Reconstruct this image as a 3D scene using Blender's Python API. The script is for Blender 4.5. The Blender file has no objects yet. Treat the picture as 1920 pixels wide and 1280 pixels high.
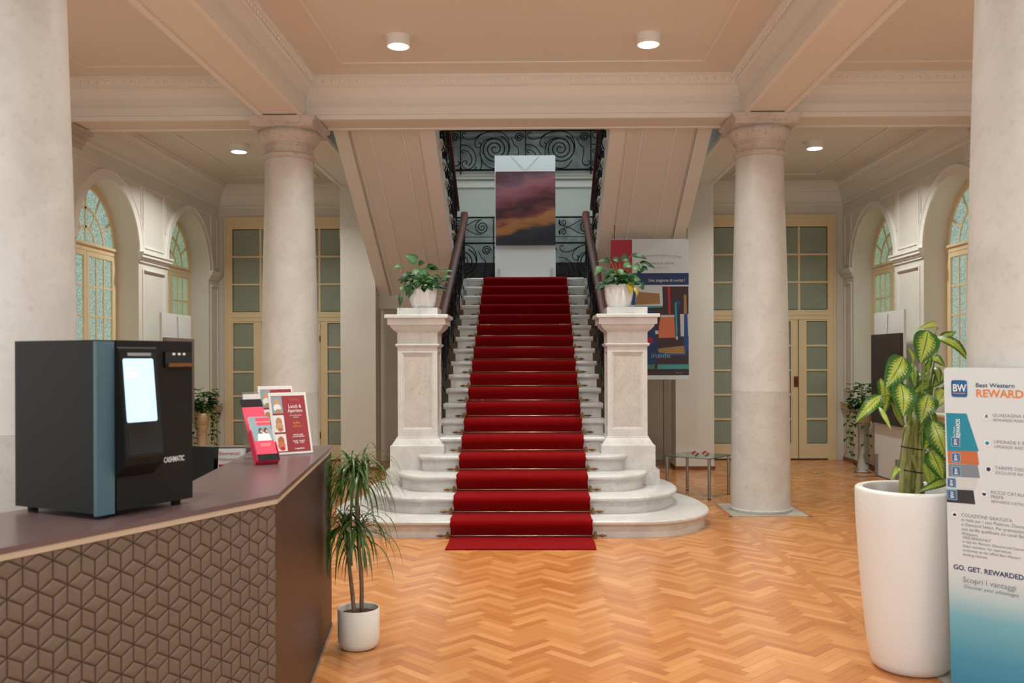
import bpy, math, random
from mathutils import Vector, Matrix, Euler
import numpy as np
random.seed(7)
C = bpy.context.scene.collection
SC = bpy.context.scene
PI = math.pi
R = math.radians

# ---------------------------------------------------------------- camera, world, lights, exposure
cam_d = bpy.data.cameras.new('camera')
cam = bpy.data.objects.new('camera', cam_d); C.objects.link(cam)
cam.location = (0, 0, 1.58)
cam.rotation_euler = (Matrix.Rotation(R(0.6), 3, 'Z') @ Matrix.Rotation(R(90), 3, 'X') @ Matrix.Rotation(R(-0.2), 3, 'Z')).to_euler()
cam_d.sensor_width = 36; cam_d.lens = 31.875
cam_d.shift_x = -0.0104; cam_d.shift_y = 0.0167
cam_d.clip_start = 0.05; cam_d.clip_end = 100
cam_d.dof.use_dof = True; cam_d.dof.focus_distance = 8.5; cam_d.dof.aperture_fstop = 4.0
SC.camera = cam

SC.view_settings.view_transform = 'Standard'
SC.view_settings.look = 'None'
SC.view_settings.gamma = 1
SC.view_settings.use_curve_mapping = False
SC.view_settings.exposure = 0.18

w = bpy.data.worlds.new('world'); SC.world = w; w.use_nodes = True
bg = w.node_tree.nodes['Background']
bg.inputs['Color'].default_value = (0.85, 0.93, 1.0, 1); bg.inputs['Strength'].default_value = 0.25

def area(name, loc, rot, sx, sy, power, col, spread=180, shape='RECTANGLE'):
    d = bpy.data.lights.new(name, 'AREA'); d.shape = shape; d.size = sx; d.size_y = sy
    d.energy = power; d.color = col; d.spread = R(spread)
    o = bpy.data.objects.new(name, d); C.objects.link(o); o.location = loc; o.rotation_euler = rot
    return o
# daylight through the glazed entrance behind the camera
area('entrance_daylight', (0.0, -2.35, 1.9), (R(90), 0, 0), 7.5, 2.8, 135, (0.84, 0.95, 1.0))
# added cool fill left and right of the viewer, where the walls are solid
area('left_side_fill', (-4.80, 2.3, 2.0), (R(90), 0, R(-90)), 3.4, 2.4, 34, (0.82, 0.95, 1.0))
area('right_side_fill', (4.74, 2.3, 2.0), (R(90), 0, R(90)), 3.4, 2.4, 34, (0.82, 0.95, 1.0))
# daylight in the stairwell, from the roof light above the landing
area('stairwell_daylight', (0.0, 13.5, 6.95), (0, 0, 0), 2.6, 2.2, 72, (0.80, 0.95, 1.0), spread=115)
# the room's own lamps (the fittings are modelled below)
LAMPS = [(-1.19, 8.12, 4.47), (1.05, 8.12, 4.47), (-1.19, 5.6, 4.47), (1.05, 5.6, 4.47),
         (-3.69, 11.4, 4.286), (3.55, 11.4, 4.286), (-3.72, 7.0, 4.47), (3.6, 7.0, 4.47),
         (-1.19, 2.2, 4.47), (1.05, 2.2, 4.47), (-3.72, 2.2, 4.47), (3.6, 2.2, 4.47)]
for lx, ly, lz in LAMPS:
    rear = ly > 9.5
    area('lamp_light', (lx, ly, lz-0.105), (0, 0, 0), 0.19, 0.19, 37 if rear else 28, (0.98, 1.0, 0.95), spread=138 if rear else 130, shape='DISK')

# ---------------------------------------------------------------- object helpers
ORG = {}
def origin(p): return ORG.get(p.name, Vector((0,0,0))) if p else Vector((0,0,0))
def tag(o, label=None, cat=None, group=None, kind=None):
    if label: o['label'] = label
    if cat: o['category'] = cat
    if group: o['group'] = group
    if kind: o['kind'] = kind
    return o
def thing(name, label, cat, loc=(0,0,0), group=None):
    o = bpy.data.objects.new(name, None); C.objects.link(o); o.location = loc
    o.empty_display_size = 0.05
    ORG[o.name] = Vector(loc)
    return tag(o, label, cat, group)
def structure(o): o['kind'] = 'structure'; return o

class MB:
    def __init__(s): s.v = []; s.f = []; s.mi = []; s.uv = None
    def add(s, vs, fs, mi=0):
        n = len(s.v); s.v += [tuple(v) for v in vs]
        s.f += [tuple(i+n for i in f) for f in fs]; s.mi += [mi]*len(fs)
        return s
    def box(s, x0, x1, y0, y1, z0, z1, mi=0):
        vs = [(x0,y0,z0),(x1,y0,z0),(x1,y1,z0),(x0,y1,z0),(x0,y0,z1),(x1,y0,z1),(x1,y1,z1),(x0,y1,z1)]
        return s.add(vs, [(0,3,2,1),(4,5,6,7),(0,1,5,4),(1,2,6,5),(2,3,7,6),(3,0,4,7)], mi)
    def prism(s, pts, z0, z1, mi=0):
        n = len(pts)
        vs = [(p[0],p[1],z0) for p in pts] + [(p[0],p[1],z1) for p in pts]
        fs = [tuple(reversed(range(n))), tuple(range(n,2*n))] + [(i,(i+1)%n,n+(i+1)%n,n+i) for i in range(n)]
        return s.add(vs, fs, mi)
    def extr(s, pts, fn, a, b, mi=0):
        """2D polygon pts extruded between a and b, mapped by fn(u, v, w)."""
        n = len(pts)
        vs = [fn(p[0],p[1],a) for p in pts] + [fn(p[0],p[1],b) for p in pts]
        fs = [tuple(reversed(range(n))), tuple(range(n,2*n))] + [(i,(i+1)%n,n+(i+1)%n,n+i) for i in range(n)]
        return s.add(vs, fs, mi)
    def lathe(s, prof, cx, cy, n=32, mi=0, cap=True, z0=0):
        vs = []
        for r, z in prof:
            for i in range(n):
                a = 2*PI*i/n; vs.append((cx+r*math.cos(a), cy+r*math.sin(a), z+z0))
        fs = []
        for k in range(len(prof)-1):
            for i in range(n):
                j = (i+1)%n; fs.append((k*n+i, k*n+j, (k+1)*n+j, (k+1)*n+i))
        if cap:
            fs.append(tuple(reversed(range(n)))); m = (len(prof)-1)*n; fs.append(tuple(range(m, m+n)))
        return s.add(vs, fs, mi)
    def tube(s, pts, r, n=5, mi=0, r2=None, flat=1.0):
        pts = [Vector(p) for p in pts]; vs = []; m = len(pts)
        up = None
        for i, p in enumerate(pts):
            t = (pts[min(i+1,m-1)] - pts[max(i-1,0)])
            if t.length < 1e-9: t = Vector((0,0,1))
            t.normalize()
            if up is None:
                up = t.orthogonal().normalized()
            else:
                up = (up - t*up.dot(t))
                up = up.normalized() if up.length > 1e-6 else t.orthogonal().normalized()
            bn = t.cross(up)
            rr = r if r2 is None else r + (r2-r)*i/max(1,m-1)
            for k in range(n):
                a = 2*PI*k/n
                vs.append(p + up*math.cos(a)*rr + bn*math.sin(a)*rr*flat)
        fs = []
        for i in range(m-1):
            for k in range(n):
                j = (k+1)%n; fs.append((i*n+k, i*n+j, (i+1)*n+j, (i+1)*n+k))
        fs.append(tuple(reversed(range(n)))); fs.append(tuple(range((m-1)*n, m*n)))
        return s.add(vs, fs, mi)
    def loops(s, loops, closed=True, mi=0, cap=False):
        n = len(loops[0]); vs = [v for l in loops for v in l]; fs = []
        for k in range(len(loops)-1):
            for i in range(n if closed else n-1):
                j = (i+1)%n; fs.append((k*n+i, k*n+j, (k+1)*n+j, (k+1)*n+i))
        if cap:
            fs.append(tuple(reversed(range(n)))); m = (len(loops)-1)*n; fs.append(tuple(range(m, m+n)))
        return s.add(vs, fs, mi)
    def build(s, name, mats, parent=None, smooth=False, angle=None, local=False):
        me = bpy.data.meshes.new(name)
        o0 = Vector((0,0,0)) if local else origin(parent)
        vs = [(v[0]-o0.x, v[1]-o0.y, v[2]-o0.z) for v in s.v]
        me.from_pydata(vs, [], s.f)
        if not isinstance(mats, (list, tuple)): mats = [mats]
        for m in mats: me.materials.append(m)
        if len(mats) > 1: me.polygons.foreach_set('material_index', s.mi)
        import bmesh
        bm = bmesh.new(); bm.from_mesh(me); bmesh.ops.recalc_face_normals(bm, faces=bm.faces)
        if angle is not None:
            for f in bm.faces: f.smooth = True
            for e in bm.edges:
                if len(e.link_faces) == 2 and e.calc_face_angle(0) > R(angle): e.smooth = False
        elif smooth:
            for f in bm.faces: f.smooth = True
        bm.to_mesh(me); bm.free()
        o = bpy.data.objects.new(name, me); C.objects.link(o)
        if parent is not None:
            o.parent = parent; ORG[o.name] = origin(parent)
        return o

def rot2(p, a): c, s_ = math.cos(a), math.sin(a); return (p[0]*c-p[1]*s_, p[0]*s_+p[1]*c)
def catmull(pts, n=6):
    P = [Vector(p) for p in pts]; P = [P[0]*2-P[1]] + P + [P[-1]*2-P[-2]]; out = []
    for i in range(1, len(P)-2):
        for k in range(n):
            t = k/n; a, b, c, d = P[i-1], P[i], P[i+1], P[i+2]
            out.append(0.5*((2*b) + (c-a)*t + (2*a-5*b+4*c-d)*t*t + (3*b-a-3*c+d)*t**3))
    out.append(P[-2]); return out
def spiral(cx, cy, r0, r1, a0, turns, n=14, direction=1):
    m = max(4, int(n*abs(turns))); return [(cx+(r0+(r1-r0)*i/m)*math.cos(a0+direction*2*PI*turns*i/m), cy+(r0+(r1-r0)*i/m)*math.sin(a0+direction*2*PI*turns*i/m)) for i in range(m+1)]

# ---------------------------------------------------------------- materials
def lin(r, g, b):
    f = lambda c: c/12.92 if c <= 0.04045 else ((c+0.055)/1.055)**2.4
    return (f(r/255), f(g/255), f(b/255), 1)
def mat(name, col, rough=0.5, metal=0.0, noise=None, bump=None, emit=None, spec=None, coat=None, trans=None, bands=None):
    """noise=(scale, other colour, amount, detail); bump=(scale, strength)"""
    m = bpy.data.materials.new(name); m.use_nodes = True
    nt = m.node_tree; b = nt.nodes['Principled BSDF']
    b.inputs['Base Color'].default_value = col; b.inputs['Roughness'].default_value = rough
    b.inputs['Metallic'].default_value = metal
    if spec is not None: b.inputs['Specular IOR Level'].default_value = spec
    if coat: b.inputs['Coat Weight'].default_value = coat[0]; b.inputs['Coat Roughness'].default_value = coat[1]
    if trans: b.inputs['Transmission Weight'].default_value = trans
    if emit: b.inputs['Emission Color'].default_value = emit[0]; b.inputs['Emission Strength'].default_value = emit[1]
    tc = nt.nodes.new('ShaderNodeTexCoord')
    if noise:
        nz = nt.nodes.new('ShaderNodeTexNoise'); nz.inputs['Scale'].default_value = noise[0]
        nz.inputs['Detail'].default_value = noise[3] if len(noise) > 3 else 4
        nt.links.new(tc.outputs['Object'], nz.inputs['Vector'])
        mr = nt.nodes.new('ShaderNodeMapRange'); mr.inputs[1].default_value = 0.5-noise[2]; mr.inputs[2].default_value = 0.5+noise[2]
        nt.links.new(nz.outputs['Fac'], mr.inputs[0])
        mx = nt.nodes.new('ShaderNodeMix'); mx.data_type = 'RGBA'; mx.inputs[6].default_value = col; mx.inputs[7].default_value = noise[1]
        nt.links.new(mr.outputs[0], mx.inputs[0]); nt.links.new(mx.outputs[2], b.inputs['Base Color'])
    if bump:
        nb = nt.nodes.new('ShaderNodeTexNoise'); nb.inputs['Scale'].default_value = bump[0]; nb.inputs['Detail'].default_value = 3
        nt.links.new(tc.outputs['Object'], nb.inputs['Vector'])
        bp = nt.nodes.new('ShaderNodeBump'); bp.inputs['Strength'].default_value = bump[1]; bp.inputs['Distance'].default_value = 0.01
        nt.links.new(nb.outputs['Fac'], bp.inputs['Height']); nt.links.new(bp.outputs['Normal'], b.inputs['Normal'])
    return m
M = {}
M['wall'] = mat('wall_paint', lin(222,219,209), 0.6, noise=(1.5, lin(216,212,201), 0.2), bump=(60, 0.03))
M['ceiling'] = mat('ceiling_paint', lin(224,219,210), 0.7, bump=(50, 0.03))
M['plaster'] = mat('moulding_plaster', lin(230,227,220), 0.6)
M['pier'] = mat('pier_paint', lin(222,220,211), 0.5, noise=(1.2, lin(215,212,201), 0.2))
M['cream'] = mat('cream_joinery', lin(236,216,176), 0.42, noise=(3, lin(228,208,168), 0.3))
M['dado'] = mat('dado_ledge', lin(208,184,148), 0.45)
M['skirt'] = mat('skirting_wood', lin(120,70,38), 0.4)
M['doorglass'] = mat('obscured_door_glass', lin(156,164,148), 0.32, noise=(2.5, lin(138,150,134), 0.25), bump=(90, 0.06))
M['brassold'] = mat('aged_brass', lin(130,84,44), 0.35, 0.8)
M['plate'] = mat('wood_push_plate', lin(120,62,28), 0.4)
M['subfloor'] = mat('subfloor', lin(70,38,18), 0.7)
def stone(name, a, b_, c, vein=1.0, rough=0.45, sc=1.0, pit=0.15):
    m = bpy.data.materials.new(name); m.use_nodes = True; nt = m.node_tree; b = nt.nodes['Principled BSDF']
    b.inputs['Roughness'].default_value = rough
    tc = nt.nodes.new('ShaderNodeTexCoord')
    n1 = nt.nodes.new('ShaderNodeTexNoise'); n1.inputs['Scale'].default_value = 2.2*sc; n1.inputs['Detail'].default_value = 8; n1.inputs['Distortion'].default_value = 1.4
    n2 = nt.nodes.new('ShaderNodeTexNoise'); n2.inputs['Scale'].default_value = 26*sc; n2.inputs['Detail'].default_value = 5
    nt.links.new(tc.outputs['Object'], n1.inputs['Vector']); nt.links.new(tc.outputs['Object'], n2.inputs['Vector'])
    r1 = nt.nodes.new('ShaderNodeValToRGB'); r1.color_ramp.elements[0].position = 0.35; r1.color_ramp.elements[1].position = 0.68
    r1.color_ramp.elements[0].color = a; r1.color_ramp.elements[1].color = b_
    r2 = nt.nodes.new('ShaderNodeValToRGB'); r2.color_ramp.elements[0].position = 0.28; r2.color_ramp.elements[1].position = 0.46
    r2.color_ramp.elements[0].color = (1,1,1,1); r2.color_ramp.elements[1].color = (0,0,0,1)
    mx = nt.nodes.new('ShaderNodeMix'); mx.data_type = 'RGBA'
    ml = nt.nodes.new('ShaderNodeMath'); ml.operation = 'MULTIPLY'; ml.inputs[1].default_value = vein
    nt.links.new(n1.outputs['Fac'], r1.inputs['Fac']); nt.links.new(n2.outputs['Fac'], r2.inputs['Fac'])
    nt.links.new(r2.outputs['Color'], ml.inputs[0]); nt.links.new(ml.outputs[0], mx.inputs[0])
    nt.links.new(r1.outputs['Color'], mx.inputs[6]); mx.inputs[7].default_value = c
    nt.links.new(mx.outputs[2], b.inputs['Base Color'])
    bp = nt.nodes.new('ShaderNodeBump'); bp.inputs['Strength'].default_value = pit; bp.inputs['Distance'].default_value = 0.01
    nt.links.new(n2.outputs['Fac'], bp.inputs['Height']); nt.links.new(bp.outputs['Normal'], b.inputs['Normal'])
    return m
M['column'] = stone('column_limestone', lin(213,211,206), lin(201,198,192), lin(168,163,156), 0.22, 0.42)
M['drum'] = stone('column_lower_limestone', lin(204,202,196), lin(190,188,181), lin(160,156,148), 0.35, 0.5, 1.3)
M['plinth'] = stone('plinth_limestone', lin(180,174,160), lin(160,154,142), lin(136,130,118), 0.6, 0.45)
M['capital'] = stone('capital_limestone', lin(206,196,188), lin(188,176,167), lin(150,136,128), 0.5, 0.45)
M['marble'] = stone('stair_marble', lin(212,211,207), lin(192,191,187), lin(160,158,154), 0.35, 0.3, 1.2, 0.05)
M['pedestal'] = stone('pedestal_marble', lin(214,213,209), lin(202,200,196), lin(178,174,169), 0.35, 0.4, 1.2, 0.05)
M['panelstone'] = stone('pedestal_panel_marble', lin(204,197,190), lin(190,181,174), lin(170,160,153), 0.6, 0.55, 1.5, 0.1)
M['slab'] = stone('grey_marble_wall_slab', lin(176,182,178), lin(128,136,136), lin(98,106,108), 0.3, 0.3, 0.8, 0.02)
M['backwall'] = mat('landing_wall_paint', lin(206,206,198), 0.6)
M['dark'] = mat('dark_panel', lin(26,18,16), 0.5)
M['iron'] = mat('black_wrought_iron', lin(14,14,16), 0.45, 0.6)
M['rail'] = mat('mahogany_handrail', lin(88,36,20), 0.5, noise=(6, lin(66,26,14), 0.3), spec=0.3)
M['carpet'] = mat('red_carpet', lin(138,1,6), 0.95, noise=(90, lin(122,1,6), 0.35), bump=(400, 0.5), spec=0.15)
M['brass'] = mat('satin_brass', lin(178,156,128), 0.3, 0.9)
M['white_gloss'] = mat('white_glazed_ceramic', lin(232,236,236), 0.22, coat=(0.5, 0.1))
M['white_planter'] = mat('white_planter_plastic', lin(232,233,232), 0.35)
M['stand'] = mat('grey_plant_stand', lin(170,164,154), 0.6)
M['white_matte'] = mat('white_matte_pot', lin(224,220,212), 0.5)
M['soil'] = mat('brown_clay_granules', lin(96,46,28), 0.9, noise=(60, lin(60,28,18), 0.3), bump=(90, 0.8))
M['lampbody'] = mat('white_lamp_housing', lin(235,235,230), 0.4)
M['lampglow'] = mat('lamp_diffuser', (1,1,1,1), 0.5, emit=((1.0,0.95,0.88,1), 6))
M['chrome'] = mat('brushed_steel', lin(165,170,172), 0.25, 0.95)
M['blackplastic'] = mat('black_powder_coat', lin(14,12,11), 0.6, bump=(500, 0.15), spec=0.3)
M['blackgloss'] = mat('black_glass', lin(6,7,9), 0.12)
M['bluegrey'] = mat('blue_grey_strip', lin(62,92,104), 0.5)
M['board'] = mat('white_display_board', lin(222,224,222), 0.5)
M['paper'] = mat('white_card', lin(232,232,230), 0.5)
# ================================================================ SETTING
XL, XR, YB = -4.88, 4.82, 14.10      # side walls, rear wall of the aisles
XC = -0.10                           # axis of the staircase
YN = -2.5                            # wall behind the camera
ZC, ZR, ZB = 4.47, 4.286, 4.04       # ceilings (front bays, rear aisles), underside of beams
COLX = (-2.53, 2.37); COLY = (9.45, 4.30)

# ---- floor: herringbone parquet between border strips
PT = [mat('oak_parquet_%s' % n, lin(*c), 0.27, noise=(7, lin(*d), 0.3), coat=(0.3, 0.17)) for n, c, d in [
    ('honey', (204,136,76), (194,125,66)), ('light', (211,145,85), (201,135,76)), ('amber', (196,127,68), (186,116,58)),
    ('brown', (188,119,63), (178,108,54)), ('pale', (217,153,94), (208,142,84)), ('russet', (193,122,65), (183,112,57))]]
b = MB(); b.box(XL-0.3, XR+0.3, YN, 16.5, -0.06, -0.008)
floor = structure(b.build('floor', M['subfloor']))
W_, N_ = 0.056, 5; L_ = W_*N_; G_ = 0.0006
S45 = math.sqrt(0.5)
def to_world(p): return ((p[0]-p[1])*S45 + XC, (p[0]+p[1])*S45 + 1.0)
strips_x = [(cx+s*0.385-0.035, cx+s*0.385+0.035) for cx in COLX for s in (-1, 1)]
zones_x = [(XL, strips_x[0][0]), (strips_x[0][1], strips_x[1][0]), (strips_x[1][1], strips_x[2][0]), (strips_x[2][1], strips_x[3][0]), (strips_x[3][1], XR)]
ys = (9.03, 9.10)
zones = [(a, c, p, q) for a, c in zones_x for p, q in ((YN, ys[0]), (ys[1], 16.5))]
def clip(poly, x0, x1, y0, y1):
    for ax, val, sgn in ((0,x0,1),(0,x1,-1),(1,y0,1),(1,y1,-1)):
        out = []
        for i in range(len(poly)):
            a, c = poly[i], poly[(i+1)%len(poly)]
            ia, ic = sgn*(a[ax]-val) >= 0, sgn*(c[ax]-val) >= 0
            if ia: out.append(a)
            if ia != ic:
                t = (val-a[ax])/(c[ax]-a[ax]); out.append((a[0]+(c[0]-a[0])*t, a[1]+(c[1]-a[1])*t))
        poly = out
        if len(poly) < 3: return None
    return poly
planks = []
K0 = int(22/W_)
for k in range(-K0, K0):
    for m in range(-45, 46):
        for v in (0, 1):
            if v == 0: r = (k+2*N_*m, k+2*N_*m+N_, k, k+1)
            else: r = (k+N_+2*N_*m, k+N_+2*N_*m+1, k-N_+1, k+1)
            cxy = to_world(((r[0]+r[1])/2*W_, (r[2]+r[3])/2*W_))
            if not (XL-.2 < cxy[0] < XR+.2 and YN-.1 < cxy[1] < 16.6): continue
            planks.append((v, cxy, [to_world(q) for q in ((r[0]*W_+G_, r[2]*W_+G_), (r[1]*W_-G_, r[2]*W_+G_), (r[1]*W_-G_, r[3]*W_-G_), (r[0]*W_+G_, r[3]*W_-G_))]))
def in_view(p):
    x, y = p
    if y < 4.3: return False
    px = 998+1700*x/y; py = 672+1700*1.58/y
    if py > 1290 or px > 1930: return False
    cs = -1.176+(5.33-y)*0.1125        # counter side line
    return x > cs+0.15 and px < 1700
def whole(poly):
    for z in zones:
        if all(z[0] <= q[0] <= z[1] and z[2] <= q[1] <= z[3] for q in poly): return True
    return False
cand = sorted([p for p in planks if in_view(p[1]) and whole(p[2])], key=lambda p: p[1][1])[:290]
near = set(id(p) for p in cand)
def block_mesh(l, wd, top=0.0, bot=-0.008, ch=0.0003):
    x, y = l/2-G_, wd/2-G_
    vs = [(-x,-y,bot),(x,-y,bot),(x,y,bot),(-x,y,bot),(-x,-y,top-ch),(x,-y,top-ch),(x,y,top-ch),(-x,y,top-ch),
          (-x+ch,-y+ch,top),(x-ch,-y+ch,top),(x-ch,y-ch,top),(-x+ch,y-ch,top)]
    fs = [(0,1,5,4),(1,2,6,5),(2,3,7,6),(3,0,4,7),(4,5,9,8),(5,6,10,9),(6,7,11,10),(7,4,8,11),(8,9,10,11)]
    me = bpy.data.meshes.new('parquet_block'); me.from_pydata(vs, [], fs); me.materials.append(PT[0]); return me
bme = block_mesh(L_, W_)
rnd = random.Random(3)
def tone():
    return rnd.choices(range(6), weights=(5, 4, 4, 1.6, 2, 2))[0]
for v, c, poly in cand:
    o = bpy.data.objects.new('parquet_block', bme); C.objects.link(o); o.parent = floor
    o.location = (c[0], c[1], rnd.uniform(-0.0003, 0.0003)); o.rotation_euler = (rnd.uniform(-.0004,.0004), rnd.uniform(-.0004,.0004), R(45) if v == 0 else R(135))
    o.material_slots[0].link = 'OBJECT'; o.material_slots[0].material = PT[tone()]
b = MB()
for p in planks:
    if id(p) in near: continue
    for z in zones:
        q = clip(p[2], *z)
        if not q: continue
        zz = rnd.uniform(-0.0003, 0.0003); t = tone(); n = len(q); ccx = sum(a[0] for a in q)/n; ccy = sum(a[1] for a in q)/n
        tx, ty = rnd.uniform(-.0004,.0004), rnd.uniform(-.0004,.0004)
        f = 1-0.0003/0.028
        top = [(ccx+(a[0]-ccx)*f, ccy+(a[1]-ccy)*f, zz+(a[0]-ccx)*tx+(a[1]-ccy)*ty) for a in q]
        rim = [(a[0], a[1], zz-0.0003) for a in q]; bot = [(a[0], a[1], -0.008) for a in q]
        b.add(top+rim+bot, [tuple(range(n))] + [(n+i, n+(i+1)%n, (i+1)%n, i) for i in range(n)] + [(2*n+i, 2*n+(i+1)%n, n+(i+1)%n, n+i) for i in range(n)], t)
tag(b.build('parquet_blocks', PT, floor), kind='stuff')
for i, (a, c) in enumerate(strips_x):
    y = YN
    while y < 9.0:
        e = min(y+1.3, ys[0]); bb = MB(); bb.box(a+.0006, c-.0006, y+.0006, e-.0006, -0.008, 0.0003); bb.build('border_strip', PT[2], floor); y += 1.3
    bb = MB(); bb.box(a, c, 9.101, 16.5, -0.008, 0.0003); bb.build('border_strip', PT[3], floor)
for a, c in zones_x:
    bb = MB(); bb.box(a+.0006, c-.0006, ys[0], ys[1], -0.008, 0.0003); bb.build('border_strip', PT[5], floor)

# ---- side walls with arched windows
ARCH = [(9.66, 11.20), (12.10, 13.64)]; RAD = 0.77; ZS = 2.89; ZSILL = 0.90; REV = 0.30
def arch_pts(y0, y1, r, zs, n=20, zb=ZSILL):
    yc = (y0+y1)/2
    return [(yc-r, zb)] + [(yc-r*math.cos(PI*i/n), zs+r*math.sin(PI*i/n)) for i in range(n+1)] + [(yc+r, zb)]
def side_wall(name, xw, s):
    b = MB(); top = 4.6
    def q(y0, y1, z0, z1): b.add([(xw,y0,z0),(xw,y1,z0),(xw,y1,z1),(xw,y0,z1)], [(0,1,2,3)])
    q(YN, ARCH[0][0], -0.05, top)
    prev = ARCH[0][0]
    for y0, y1 in ARCH:
        if y0 > prev: q(prev, y0, -0.05, top)
        q(y0, y1, -0.05, ZSILL)
        pts = arch_pts(y0, y1, RAD, ZS)
        for i in range(1, len(pts)-2):
            a, c = pts[i], pts[i+1]
            b.add([(xw,a[0],a[1]),(xw,c[0],c[1]),(xw,c[0],top),(xw,a[0],top)], [(0,1,2,3)])
        out = [(xw+s*(REV+0.12), p[0], p[1]) for p in pts]; inn = [(xw, p[0], p[1]) for p in pts]
        b.loops([inn, out], closed=True)
        prev = y1
    q(prev, YB+0.3, -0.05, top)
    # outer skin so the wall has thickness
    b.box(*(sorted((xw+s*(REV+0.16), xw+s*(REV+0.2)))), YN, YB+0.3, -0.05, top)
    o = b.build(name, M['wall']); structure(o)
    return o
wl = side_wall('wall_left', XL, -1); wr = side_wall('wall_right', XR, 1)

def wbox(b, xw, s, y0, y1, z0, z1, d0, d1):
    """box on a side wall: d = how far it stands into the room"""
    xs = sorted((xw-s*d0, xw-s*d1)); b.box(xs[0], xs[1], y0, y1, z0, z1)
def frame_rect(b, xw, s, y0, y1, z0, z1, wd=0.028, d=0.014):
    wbox(b, xw, s, y0, y1, z0, z0+wd, 0, d); wbox(b, xw, s, y0, y1, z1-wd, z1, 0, d)
    wbox(b, xw, s, y0, y0+wd, z0+wd, z1-wd, 0, d); wbox(b, xw, s, y1-wd, y1, z0+wd, z1-wd, 0, d)
def impost(b, xw, s, y0, y1, z=2.80):
    for za, zb, d in ((0,.03,.02),(.03,.06,.035),(.06,.10,.06),(.10,.125,.075)): wbox(b, xw, s, y0-d*.6, y1+d*.6, z+za, z+zb, 0, d)
for side, xw, s, wall in (('left', XL, -1, wl), ('right', XR, 1, wr)):
    # pilaster strips between arches with panels, imposts and archivolts
    for y0, y1 in ((11.20, 12.10), (13.64, 14.10)):
        b = MB(); impost(b, xw, s, y0+.02, min(y1-.02, 14.04)); b.build('impost_moulding', M['plaster'], wall)
        b = MB()
        m_ = 0.12 if y1-y0 > .6 else 0.09
        frame_rect(b, xw, s, y0+m_, y1-m_, 2.99, 3.76); frame_rect(b, xw, s, y0+m_-.02, y1-m_+.02, 1.08, 2.72)
        wbox(b, xw, s, y0+m_+.01, y1-m_-.01, 2.70, 2.715, 0, .03)
        b.build('wall_panel_moulding', M['plaster'], wall)
    for y0, y1 in ARCH:
        yc = (y0+y1)/2; b = MB(); n = 24; loops = []
        for i in range(n+1):
            a = PI*i/n; cs, sn = -math.cos(a), math.sin(a)
            loops.append([(xw-s*d, yc+r*cs, ZS+r*sn) for r, d in ((RAD-.001,0),(RAD-.001,.022),(RAD+.085,.022),(RAD+.10,.034),(RAD+.115,.034),(RAD+.12,0))])
        b.loops(loops, closed=True, cap=True); b.build('archivolt_moulding', M['plaster'], wall, angle=30)
        # spandrel panel mouldings
        b = MB()
        for sg in (-1, 1):
            ye = yc+sg*(RAD+.06); wbox(b, xw, s, min(ye, ye+sg*.028), max(ye, ye+sg*.028), 3.25, 3.76, 0, .014)
            ya, yb_ = sorted((ye, yc+sg*.30)); wbox(b, xw, s, ya, yb_, 3.745, 3.772, 0, .014)
        b.build('wall_panel_moulding', M['plaster'], wall)
    # dado ledge and skirting
    b = MB()
    for y0, y1, dd in ((9.80, 13.66, 0.03), (13.66, 14.05, 0.05)):
        wbox(b, xw, s, y0, y1, .80, .885, 0, dd); wbox(b, xw, s, y0, y1, .875, .90, 0, dd+.02)
    for y0, y1 in ARCH: wbox(b, xw, s, y0+.01, y1-.01, .875, .898, -(REV-.02), .01)
    b.build('dado_ledge', M['dado'], wall)
    b = MB(); wbox(b, xw, s, YN, 14.07, 0, .05, 0, .02); o = b.build('baseboard_'+side, M['skirt']); structure(o)

# ---- windows
def wglass(name, ca, cb, st):
    m = bpy.data.materials.new(name); m.use_nodes = True; nt = m.node_tree; bs = nt.nodes['Principled BSDF']
    tc = nt.nodes.new('ShaderNodeTexCoord'); vo = nt.nodes.new('ShaderNodeTexVoronoi'); vo.inputs['Scale'].default_value = 42
    nt.links.new(tc.outputs['Object'], vo.inputs['Vector'])
    cr = nt.nodes.new('ShaderNodeValToRGB'); cr.color_ramp.elements[0].color = cb; cr.color_ramp.elements[1].color = ca
    cr.color_ramp.elements[0].position = 0.05; cr.color_ramp.elements[1].position = 0.65
    nt.links.new(vo.outputs['Distance'], cr.inputs['Fac']); nt.links.new(cr.outputs['Color'], bs.inputs['Emission Color'])
    bs.inputs['Emission Strength'].default_value = st; bs.inputs['Base Color'].default_value = (.08,.1,.09,1); bs.inputs['Roughness'].default_value = .25
    bp = nt.nodes.new('ShaderNodeBump'); bp.inputs['Strength'].default_value = .5; bp.inputs['Distance'].default_value = .004
    nt.links.new(vo.outputs['Distance'], bp.inputs['Height']); nt.links.new(bp.outputs['Normal'], bs.inputs['Normal'])
    return m
GL = {'cyan': wglass('daylit_textured_glass', lin(128,158,146), lin(196,216,204), 0.72), 'green': wglass('daylit_green_textured_glass', lin(122,146,118), lin(170,192,160), 0.66)}
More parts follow.
